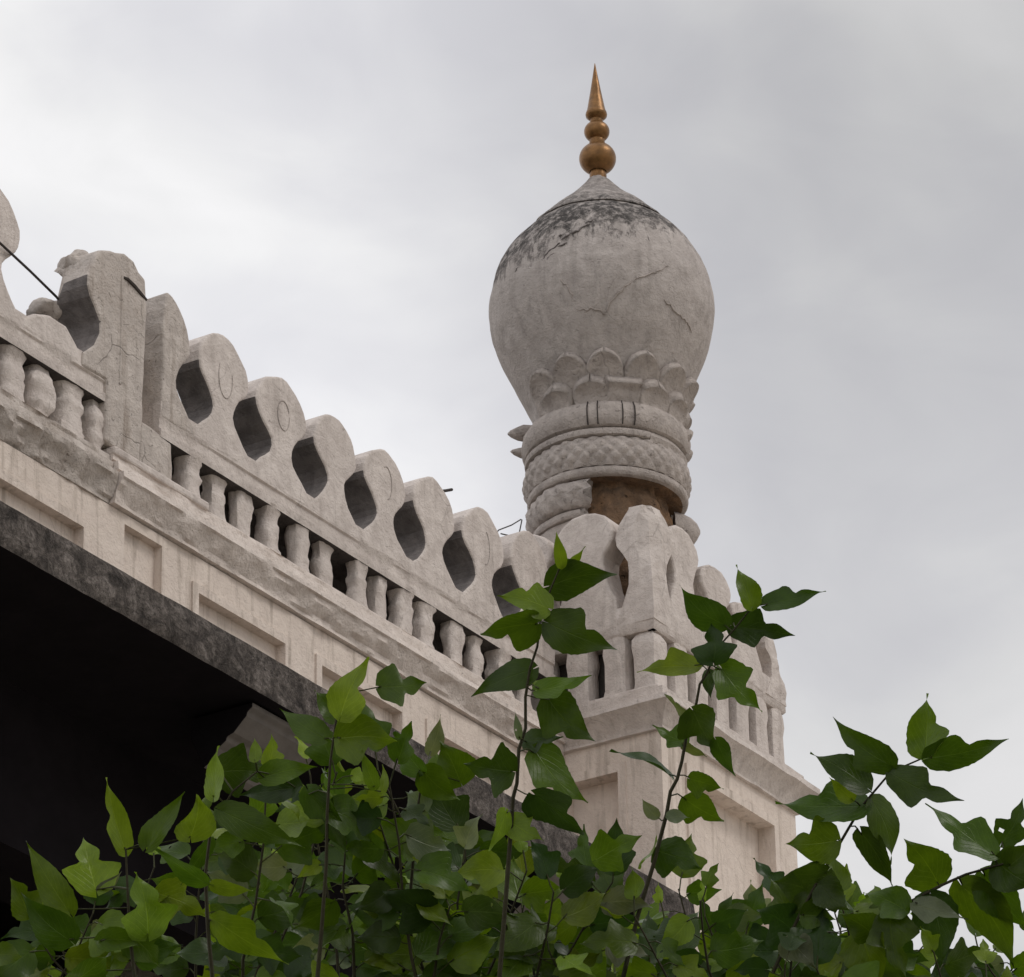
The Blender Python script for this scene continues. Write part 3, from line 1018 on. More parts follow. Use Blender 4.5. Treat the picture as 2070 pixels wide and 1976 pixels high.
ring('neck_skin', [(0.40, -1.607), (0.447, -1.609), (0.452, -1.66), (0.445, -1.78), (0.445, -2.0), (0.45, -2.40), (0.40, -2.42)], -258, -13, seed=7.0, wob=0.01, jag=0.05, lab='patch of old render round the foot of the neck')


def add_relief(o, kind):
    """carved pattern as real displacement in the ring's mesh"""
    me = o.data
    org = ORG[o.name]
    for v in me.vertices:
        w = v.co + org - Vector(C0)
        a = math.atan2(w.y, w.x)
        r = math.hypot(w.x, w.y)
        if r < 0.462:
            continue
        if kind == 'woven':
            d = 0.016 * (abs(math.sin(a * 17 + w.z * 33)) * abs(math.sin(a * 17 - w.z * 33))) ** 0.6 - 0.006
            d *= 0.85 + 0.5 * pnoise(w * 7)
        else:
            d = 0.008 * math.sin(a * 30 + w.z * 42)
        v.co.x += d * math.cos(a)
        v.co.y += d * math.sin(a)


add_relief(roll, 'twist')
add_relief(bask, 'woven')
# joints cut in the collar
for deg in (-12, -5, 12, 20.5, 130, 165, 200, 235):
    a = ang(deg)
    mb = MB()
    pts = [(0.49, -0.866), (0.511, -0.90), (0.520, -0.95), (0.515, -0.995), (0.499, -1.026)]
    for sgn in (1,):
        mb.tube([(AX + r * math.cos(a), AY + r * math.sin(a), ZC + z) for r, z in pts], 0.0045, 5)
    mb.build('joint', M['gap'], neck)

# ---- dome
DP = [(0.052, 0.945), (0.075, 0.925), (0.115, 0.875), (0.165, 0.82), (0.215, 0.772), (0.27, 0.727), (0.325, 0.675), (0.375, 0.622), (0.427, 0.572), (0.433, 0.558), (0.422, 0.556), (0.473, 0.514), (0.535, 0.448), (0.59, 0.373), (0.637, 0.289), (0.671, 0.196), (0.693, 0.096), (0.700, 0.0), (0.694, -0.09), (0.678, -0.18), (0.652, -0.27), (0.617, -0.36), (0.575, -0.45), (0.532, -0.54), (0.49, -0.63), (0.455, -0.71), (0.43, -0.79), (0.42, -0.86)]


def dome_r(z):
    for (r0, z0), (r1, z1) in zip(DP, DP[1:]):
        if z1 <= z <= z0:
            return r0 + (r1 - r0) * (z - z0) / (z1 - z0)
    return DP[-1][0]


pr = []
for (r0, z0), (r1, z1) in zip(DP, DP[1:]):
    for j in range(3):
        pr.append((r0 + (r1 - r0) * j / 3, z0 + (z1 - z0) * j / 3))
pr.append(DP[-1])
mb = MB()
mb.lathe(pr, C0, 128, wob=0.012, seed=2.7)
dome = mb.build('dome', M['dome'], minaret, smooth=80)


def on_dome(deg, z, off=0.0):
    a = ang(deg)
    r = dome_r(z) + off
    return Vector((AX + r * math.cos(a), AY + r * math.sin(a), ZC + z))


# lotus petals in two staggered rows
def petal(deg, z0, z1, hw, lift, flare, seed, square=0.0):
    NU, NV = 10, 16
    vs, fs = [], []
    for j in range(NV + 1):
        v = 1 - (1 - j / NV) ** 1.9
        z = z0 + (z1 - z0) * v
        if square:
            w = hw * (1 - 0.05 * v)
        else:
            w = hw * (0.86 + 0.22 * math.sin(math.pi * min(1, v * 0.9))) * math.sqrt(max(0.0, 1 - max(0, (v - 0.50) / 0.50) ** 3.0))
        w = max(w, hw * 0.02)
        for i in range(NU + 1):
            u = -1 + 2 * i / NU
            rim = 0.014 * (abs(u) ** 4) * min(1.0, w / hw) ** 1.5 + (0.016 * max(0, (v - 0.78) / 0.22))
            off = lift + rim + flare * v ** 2.2 + 0.006 * (1 - u * u) * math.sin(math.pi * v) + 0.006 * pnoise(Vector((u * w / hw + seed, v * 3, seed)))
            p = on_dome(deg + math.degrees(w * u / dome_r(z)), z, off)
            vs.append(p)
    n = NU + 1
    for j in range(NV):
        for i in range(NU):
            fs.append((j * n + i, j * n + i + 1, (j + 1) * n + i + 1, (j + 1) * n + i))
    o = obj('petal', vs, fs, M['ring'], dome, smooth=55)
    ax = Vector((AX, AY, 0))
    # make sure the faces look outwards, then give them thickness inwards
    p0 = o.data.polygons[len(o.data.polygons) // 2]
    cw = p0.center + ORG[o.name]
    if p0.normal.dot(Vector((cw.x - AX, cw.y - AY, 0))) < 0:
        o.data.flip_normals()
    md = o.modifiers.new('thickness', 'SOLIDIFY')
    md.thickness, md.offset = lift + 0.03, -1.0
    return o


rng = random.Random(5)
for i, d in enumerate([-48, -24, 0.5, 28, 55, 80, 105, 130, 155, 180, 205]):
    petal(d, -0.85, -0.588 + rng.uniform(-0.014, 0.014) - (0.03 if d == -48 else 0), 0.098, 0.020, 0.034, i * 2.1)
for i, d in enumerate([-37, -9.5, 14, 39, 66, 92, 117, 142, 167, 192, 215]):
    petal(d, -0.89, -0.752 + rng.uniform(-0.02, 0.012), 0.090, 0.048, 0.034, 50 + i * 2.1, 1.0 if d == 14 else 0.0)

# remnants of the outer petals that curled away from the collar
def spike(deg, z, length, rise, w, h, seed, parent=dome, r0=0.44, name='broken_petal', mat='ring'):
    a = ang(deg)
    d = Vector((math.cos(a), math.sin(a), 0))
    s = Vector((-math.sin(a), math.cos(a), 0))
    mb = MB()
    rows = [(0, 1.0, 1.0), (0.35, 0.95, 0.95), (0.65, 0.75, 0.8), (0.88, 0.4, 0.45), (1.0, 0.06, 0.1)]
    N = 10
    for t, ww, hh in rows:
        c = Vector((AX, AY, ZC + z)) + d * (r0 + length * t) + Vector((0, 0, rise * t * t))
        for j in range(N):
            q = 2 * math.pi * j / N
            e = 1 + 0.25 * pnoise(Vector((t * 3 + seed, math.cos(q), math.sin(q))))
            mb.v.append(c + s * (w * ww * math.cos(q) * e) + Vector((0, 0, 1)) * (h * hh * math.sin(q) * e))
    for i in range(len(rows) - 1):
        for j in range(N):
            mb.f.append((i * N + j, i * N + (j + 1) % N, (i + 1) * N + (j + 1) % N, (i + 1) * N + j))
    mb.f.append(tuple(range(N)))
    mb.f.append(tuple((len(rows) - 1) * N + j for j in range(N)))
    return mb.build(name, M[mat], parent, smooth=60)


spike(-97, -0.80, 0.165, 0.01, 0.07, 0.050, 1.0)
spike(-104, -0.905, 0.165, 0.03, 0.06, 0.036, 2.0)
for i, (dg, z, r, s_) in enumerate([(84, -0.80, 0.44, 0.06), (92, -0.86, 0.45, 0.045), (78, -0.93, 0.49, 0.04), (88, -1.02, 0.46, 0.05), (80, -0.71, 0.44, 0.05), (95, -0.62, 0.49, 0.045)]):
    spike(dg, z, s_ * 1.4, 0.02, s_, s_, 5 + i, r0=r)
spike(96, -1.50, 0.16, 0.0, 0.10, 0.12, 21, neck, 0.40, 'render_fragment')
spike(100, -1.63, 0.12, -0.03, 0.09, 0.09, 22, neck, 0.41, 'render_fragment')

# long gouge and raised crack seams on the dome
def seam(pts, rad, mat, off=0.0):
    mb = MB()
    P = []
    for (d0, z0), (d1, z1) in zip(pts, pts[1:]):
        for j in range(6):
            t = j / 6
            dg, z = d0 + (d1 - d0) * t, z0 + (z1 - z0) * t
            dg += 1.6 * pnoise(Vector((dg * 0.5, z * 14, 2.2))) + 0.7 * pnoise(Vector((dg * 1.9, z * 40, 5.2)))
            P.append(on_dome(dg, z + 0.02 * pnoise(Vector((dg * 0.4, z * 9, 7))) + 0.008 * pnoise(Vector((dg * 1.7, z * 30, 3))), off))
    P.append(on_dome(pts[-1][0], pts[-1][1], off))
    n = len(P)
    mb.tube(P, [rad * (0.3 + 0.7 * math.sin(math.pi * (i + 0.5) / n)) * (1 + 0.7 * pnoise(Vector((i * 0.8, rad * 900, 1)))) for i in range(n)], 6)
    mb.build('crack', M[mat], dome, smooth=80)


SEAMS = [([(-33, 0.02), (-27, 0.09), (-21, 0.145)], 0.007, 'dark_grey', 0.0), ([(-20, 0.16), (-13, 0.215), (-5, 0.265)], 0.006, 'dark_grey', 0.0), ([(-8, 0.27), (2, 0.33)], 0.004, 'dark_grey', 0.0), ([(-29, 0.015), (-24, 0.075)], 0.0065, 'dark_grey', 0.0), ([(-22, 0.115), (-17, 0.135)], 0.005, 'dark_grey', 0.0), ([(-50, 0.05), (-46, 0.07)], 0.005, 'dark_grey', 0.0), ([(-40, -0.10), (-37, -0.085)], 0.006, 'dark_grey', 0.0), ([(-43, -0.085), (-42, -0.06)], 0.005, 'dark_grey', 0.0), ([(-22, 0.19), (-20, 0.20)], 0.007, 'dark_grey', 0.0),
         ([(7, -0.235), (14, -0.16), (27, -0.075), (36, 0.0)], 0.005, 'ring', 0.003), ([(-26, -0.06), (-19, -0.14), (-15, -0.22), (-16, -0.30)], 0.006, 'ring', 0.003), ([(-15, -0.315), (-4, -0.315), (2, -0.35)], 0.007, 'ring', 0.004),
         ([(2, -0.34), (5, -0.28), (12, -0.18)], 0.005, 'ring', 0.003), ([(34, -0.22), (42, -0.27), (52, -0.29), (60, -0.33)], 0.006, 'ring', 0.003)]
for s_ in SEAMS:
    seam(*s_)

# ---- finial
ZF = ZC + 0.928
finial = MB()
finial.lathe([(0.0, 0.075), (0.048, 0.07), (0.054, 0.05), (0.054, 0.02), (0.05, -0.06)], (AX, AY, ZF), 32)
fin = finial.build('finial', M['gilt'], minaret, smooth=50)


def turned(name, prof):
    mb = MB()
    mb.lathe(prof, (AX, AY, ZF), 40)
    return mb.build(name, M['gilt'], fin, smooth=50)


def ball(zc, r, h, rt, rb, n=14):
    a0, a1 = math.asin(min(1, rt / r)), math.pi - math.asin(min(1, rb / r))
    return [(r * math.sin(a0 + (a1 - a0) * i / n), zc + h * math.cos(a0 + (a1 - a0) * i / n)) for i in range(n + 1)]


turned('ball', ball(0.165, 0.117, 0.108, 0.047, 0.054))
turned('collar', [(0.044, 0.31), (0.049, 0.303), (0.049, 0.275), (0.046, 0.262)])
turned('ball', ball(0.362, 0.081, 0.072, 0.04, 0.046))
turned('collar', [(0.038, 0.458), (0.041, 0.45), (0.04, 0.43), (0.039, 0.42)])
turned('spike', [(0.002, 0.865), (0.012, 0.80), (0.034, 0.66), (0.058, 0.52), (0.066, 0.50), (0.069, 0.487), (0.066, 0.472), (0.05, 0.456), (0.039, 0.448)])

# ------------------------------------------------------------------ loose metalwork
def wire(name, pts, rad, label, cat):
    mb = MB()
    org = Vector(pts[0])
    o = None
    mb.tube([Vector(p) for p in pts], rad, 6)
    root_pts = [v - org for v in mb.v]
    o = obj(name, root_pts, mb.f, M['wire'], None, smooth=60)
    o.location = org
    tag(o, label, cat)
    return o


wire('cable', [(15.30, 12.655, 12.715), (15.615, 12.66, 12.697), (15.96, 12.74, 12.72), (16.33, 12.86, 12.775), (16.36, 12.87, 12.777)], 0.0075, 'dark cable strung slackly from the left merlon to the pier', 'cable')
wire('wire_loop', [(20.43, 12.80, 13.02), (20.496, 12.82, 13.076), (20.64, 12.82, 13.165), (20.745, 12.82, 13.243), (20.757, 12.82, 13.245), (20.722, 12.82, 13.14), (20.69, 12.82, 13.10), (20.63, 12.82, 13.09), (20.52, 12.82, 13.062)], 0.004, 'thin bent wire loop sticking up between merlons beside the minaret', 'wire')
wire('iron_spike', [(19.80, 12.80, 13.04), (19.90, 12.80, 13.087), (19.965, 12.80, 13.12)], 0.009, 'short rusty iron spike poking out behind a merlon top', 'spike')

# ------------------------------------------------------------------ ground
mb = MB()
G = [-1500, -400, -100, -30, 0, 30, 100, 400, 1500]
for i in range(8):
    for j in range(8):
        mb.add([(G[i], G[j], 0), (G[i + 1], G[j], 0), (G[i + 1], G[j + 1], 0), (G[i], G[j + 1], 0)], [(0, 1, 2, 3)])
g = mb.build('ground', M['ground'])
tag(g, kind='structure')
mb = MB()
mb.add([(-16, -18, 0.004), (11.5, -18, 0.004), (11.5, 7.5, 0.004), (-16, 7.5, 0.004)], [(0, 1, 2, 3)])  # unseen dark grass patch, added to cut ground bounce on the leaves
added_lawn = mb.build('added_lawn', M['added_lawn'])
tag(added_lawn, kind='structure')

# ------------------------------------------------------------------ the mulberry
HAND_SHOOTS = [([[6.643,4.182,4.296],[6.613,4.151,4.416],[6.573,4.107,4.57],[6.55,4.083,4.653],[6.531,4.064,4.717],[6.527,4.053,4.74],[6.51,4.037,4.797],[6.504,4.018,4.832],[6.486,4.006,4.883],[6.473,3.987,4.931],[6.467,3.967,4.966],[6.453,3.949,5.013],[6.445,3.924,5.058],[6.439,3.895,5.102]],[([6.432,3.89,5.094],[6.384,3.867,5.137],0.025,0,1),([6.46,3.894,5.108],[6.434,3.844,5.128],0.0251,0,1),([6.449,3.926,5.069],[6.493,3.81,5.081],0.0753,0,0),([6.427,3.918,5.014],[6.366,3.979,5.047],0.0678,1,0),([6.425,3.94,4.989],[6.366,4.026,4.975],0.082,1,0),([6.439,3.922,4.99],[6.487,3.816,4.936],0.0785,1,0),([6.472,3.984,4.931],[6.442,4.099,4.896],0.0591,0,-1),([6.469,3.971,4.886],[6.499,3.869,4.887],0.0482,1,0),([6.503,3.995,4.904],[6.536,3.97,4.935],0.0305,0,1),([6.517,3.977,4.885],[6.579,3.914,4.806],0.0789,0,0),([6.548,4.048,4.828],[6.549,3.973,4.825],0.0432,1,-1),([6.557,4.031,4.805],[6.619,3.96,4.711],0.0827,1,0),([6.495,4.042,4.75],[6.421,4.094,4.751],0.0821,2,0),([6.541,4.023,4.717],[6.623,3.981,4.644],0.0876,0,-1),([6.485,4.02,4.807],[6.467,4.014,4.853],0.0161,0,2),([6.658,3.969,4.616],[6.675,3.885,4.649],0.07,0,0),([6.548,4.083,4.681],[6.564,4.021,4.634],0.0538,0,1),([6.506,4.061,4.681],[6.497,4.08,4.606],0.041,0,1)]),([[6.918,4.098,4.356],[6.892,4.057,4.479],[6.874,4.011,4.585],[6.862,3.968,4.67],[6.846,3.927,4.756],[6.837,3.912,4.795],[6.836,3.896,4.816],[6.83,3.881,4.847],[6.821,3.866,4.883],[6.815,3.85,4.914],[6.809,3.834,4.944],[6.801,3.821,4.976],[6.801,3.808,4.99],[6.799,3.794,5.01],[6.796,3.771,5.042],[6.799,3.743,5.066],[6.801,3.709,5.098]],[([6.804,3.765,5.085],[6.729,3.815,5.15],0.0662,0,0),([6.791,3.701,5.098],[6.753,3.702,5.172],0.0549,0,0),([6.813,3.681,5.107],[6.836,3.574,5.126],0.0459,1,0),([6.82,3.758,5.087],[6.891,3.663,5.068],0.0607,0,-1),([6.786,3.782,5.005],[6.758,3.771,5.072],0.0732,2,-1),([6.792,3.822,5.012],[6.76,3.928,5.006],0.0514,1,0),([6.833,3.791,5.01],[6.879,3.732,4.932],0.0773,2,0),([6.841,3.821,5.016],[6.834,3.814,4.958],0.0277,0,-1),([6.807,3.85,4.924],[6.782,3.894,4.959],0.0367,1,2),([6.79,3.83,4.922],[6.829,3.807,4.852],0.0768,1,0),([6.821,3.8,4.867],[6.864,3.787,4.807],0.0383,0,0),([6.846,3.881,4.889],[6.804,3.928,4.919],0.0497,2,0),([6.859,3.922,4.837],[6.776,3.974,4.901],0.0645,1,-1),([6.84,3.884,4.881],[6.87,3.851,4.86],0.0313,0,2),([6.858,3.88,4.821],[6.888,3.828,4.797],0.0496,1,0),([6.884,3.907,4.795],[6.956,3.867,4.756],0.0608,0,0),([6.841,3.943,4.753],[6.821,3.964,4.789],0.0257,0,2),([6.821,3.91,4.737],[6.848,3.877,4.745],0.031,0,2),([6.867,3.959,4.718],[6.892,4.011,4.679],0.0551,0,1),([6.885,3.971,4.707],[6.922,3.898,4.663],0.0736,0,0)]),([[7.199,4.005,4.397],[7.197,3.947,4.483],[7.192,3.892,4.569],[7.188,3.847,4.637],[7.185,3.79,4.714],[7.185,3.762,4.749],[7.184,3.726,4.794],[7.183,3.696,4.83],[7.184,3.68,4.845],[7.188,3.64,4.882],[7.198,3.606,4.898],[7.209,3.572,4.91]],[([7.204,3.567,4.913],[7.175,3.539,5.022],0.0919,0,0),([7.183,3.548,4.894],[7.232,3.404,4.918],0.0617,1,0),([7.163,3.621,4.892],[7.063,3.678,4.961],0.0618,0,0),([7.147,3.665,4.851],[7.089,3.752,4.916],0.0748,0,0),([7.169,3.619,4.873],[7.227,3.502,4.812],0.0674,2,-1),([7.181,3.691,4.828],[7.118,3.844,4.844],0.0919,0,0),([7.143,3.695,4.832],[7.103,3.72,4.869],0.0355,0,1),([7.197,3.681,4.843],[7.276,3.664,4.742],0.0789,0,0),([7.225,3.722,4.797],[7.299,3.704,4.705],0.066,0,0),([7.167,3.745,4.768],[7.114,3.825,4.762],0.0824,1,0),([7.182,3.775,4.717],[7.188,3.867,4.652],0.0919,0,0),([7.223,3.833,4.705],[7.157,3.881,4.714],0.0755,0,-1),([7.171,3.784,4.688],[7.191,3.736,4.632],0.0655,0,0),([7.174,3.828,4.639],[7.202,3.772,4.626],0.0562,0,0),([7.199,3.866,4.625],[7.138,3.906,4.654],0.0846,0,-1),([7.156,3.855,4.589],[7.189,3.813,4.532],0.0654,0,2)]),([[7.407,4.035,4.441],[7.404,3.963,4.546],[7.413,3.885,4.627],[7.427,3.807,4.692],[7.438,3.762,4.719],[7.464,3.68,4.756],[7.48,3.632,4.774],[7.501,3.577,4.786],[7.521,3.526,4.796],[7.542,3.472,4.805]],[([7.486,3.573,4.807],[7.398,3.661,4.909],0.0806,0,0),([7.531,3.576,4.843],[7.531,3.524,4.924],0.0579,0,0),([7.505,3.576,4.796],[7.556,3.515,4.75],0.0922,0,0),([7.478,3.691,4.768],[7.391,3.717,4.84],0.0905,0,0),([7.53,3.618,4.787],[7.612,3.568,4.687],0.0887,0,0),([7.515,3.659,4.769],[7.621,3.609,4.613],0.0906,0,0),([7.457,3.698,4.737],[7.496,3.701,4.605],0.0883,1,0),([7.421,3.736,4.703],[7.376,3.798,4.749],0.0689,0,0),([7.407,3.762,4.696],[7.426,3.741,4.572],0.0861,2,0),([7.41,3.807,4.672],[7.349,3.838,4.695],0.067,0,0),([7.412,3.83,4.672],[7.424,3.811,4.561],0.1055,0,0),([7.417,3.712,4.714],[7.444,3.616,4.681],0.0573,0,2),([7.486,3.542,4.774],[7.481,3.484,4.81],0.0574,0,0),([7.385,3.862,4.615],[7.394,3.923,4.575],0.0765,0,0)]),([[5.995,4.472,4.144],[5.964,4.467,4.223],[5.936,4.463,4.294],[5.915,4.457,4.349],[5.89,4.445,4.42],[5.868,4.434,4.485]],[([5.879,4.443,4.49],[5.795,4.432,4.593],0.0495,1,1),([5.876,4.392,4.483],[5.871,4.315,4.566],0.051,0,0),([5.922,4.337,4.502],[5.882,4.295,4.559],0.0783,0,1),([5.886,4.509,4.431],[5.866,4.521,4.535],0.0856,2,1),([5.842,4.533,4.386],[5.755,4.569,4.489],0.0563,0,0),([5.833,4.521,4.327],[5.735,4.551,4.389],0.0679,0,0),([5.927,4.427,4.345],[5.875,4.401,4.436],0.1004,2,1),([5.989,4.356,4.448],[5.898,4.405,4.483],0.0428,0,0),([5.858,4.479,4.326],[5.927,4.434,4.328],0.0424,0,0),([5.794,4.645,4.317],[5.8,4.595,4.303],0.0427,0,0),([5.886,4.552,4.28],[5.884,4.472,4.307],0.0785,0,0),([5.92,4.462,4.352],[5.993,4.443,4.307],0.0682,0,0),([5.889,4.506,4.433],[5.909,4.473,4.467],0.0206,0,2)]),([[6.208,4.502,4.209],[6.181,4.471,4.323],[6.143,4.458,4.428],[6.112,4.443,4.517],[6.094,4.42,4.59],[6.095,4.374,4.654],[6.109,4.331,4.687]],[([6.066,4.395,4.638],[6.024,4.375,4.713],0.0558,0,1),([6.082,4.317,4.695],[6.078,4.317,4.739],0.0244,0,1),([6.124,4.33,4.68],[6.184,4.254,4.705],0.049,0,0),([6.088,4.39,4.617],[6.168,4.272,4.558],0.0611,0,0),([6.183,4.297,4.674],[6.146,4.404,4.673],0.0579,0,-1),([6.096,4.408,4.7],[6.172,4.333,4.699],0.079,2,0),([6.124,4.442,4.586],[6.136,4.498,4.509],0.0351,0,0),([6.11,4.425,4.494],[6.152,4.37,4.48],0.0349,0,1),([6.142,4.437,4.442],[6.198,4.348,4.348],0.0611,0,0)]),([[6.541,4.522,4.306],[6.515,4.483,4.432],[6.489,4.454,4.533],[6.46,4.424,4.642],[6.431,4.402,4.735],[6.406,4.378,4.818],[6.386,4.351,4.893],[6.385,4.322,4.934]],[([6.362,4.324,4.88],[6.336,4.253,4.971],0.0722,0,1),([6.4,4.264,4.937],[6.45,4.195,4.95],0.076,2,0),([6.423,4.374,4.909],[6.376,4.393,4.953],0.0583,0,0),([6.421,4.401,4.872],[6.373,4.473,4.943],0.0528,0,0),([6.435,4.448,4.784],[6.502,4.408,4.662],0.0729,0,0),([6.385,4.346,4.85],[6.43,4.244,4.834],0.0868,0,0),([6.449,4.309,4.766],[6.396,4.299,4.819],0.0307,0,1),([6.488,4.322,4.772],[6.49,4.321,4.829],0.0218,0,1),([6.432,4.41,4.815],[6.468,4.396,4.745],0.0637,0,0),([6.447,4.41,4.742],[6.527,4.348,4.705],0.0781,0,0)]),([[6.79,4.493,4.369],[6.759,4.458,4.499],[6.729,4.423,4.62],[6.702,4.393,4.723],[6.676,4.364,4.817],[6.66,4.341,4.88]],[([6.633,4.33,4.864],[6.587,4.359,4.935],0.085,1,0),([6.69,4.344,4.925],[6.687,4.323,4.996],0.0354,0,2),([6.727,4.302,4.867],[6.676,4.315,4.937],0.0856,0,0),([6.643,4.33,4.867],[6.709,4.292,4.821],0.0648,0,0),([6.684,4.378,4.753],[6.645,4.438,4.794],0.0741,0,0),([6.739,4.417,4.74],[6.781,4.368,4.683],0.0784,0,0),([6.683,4.352,4.807],[6.672,4.389,4.851],0.0556,0,2)])]
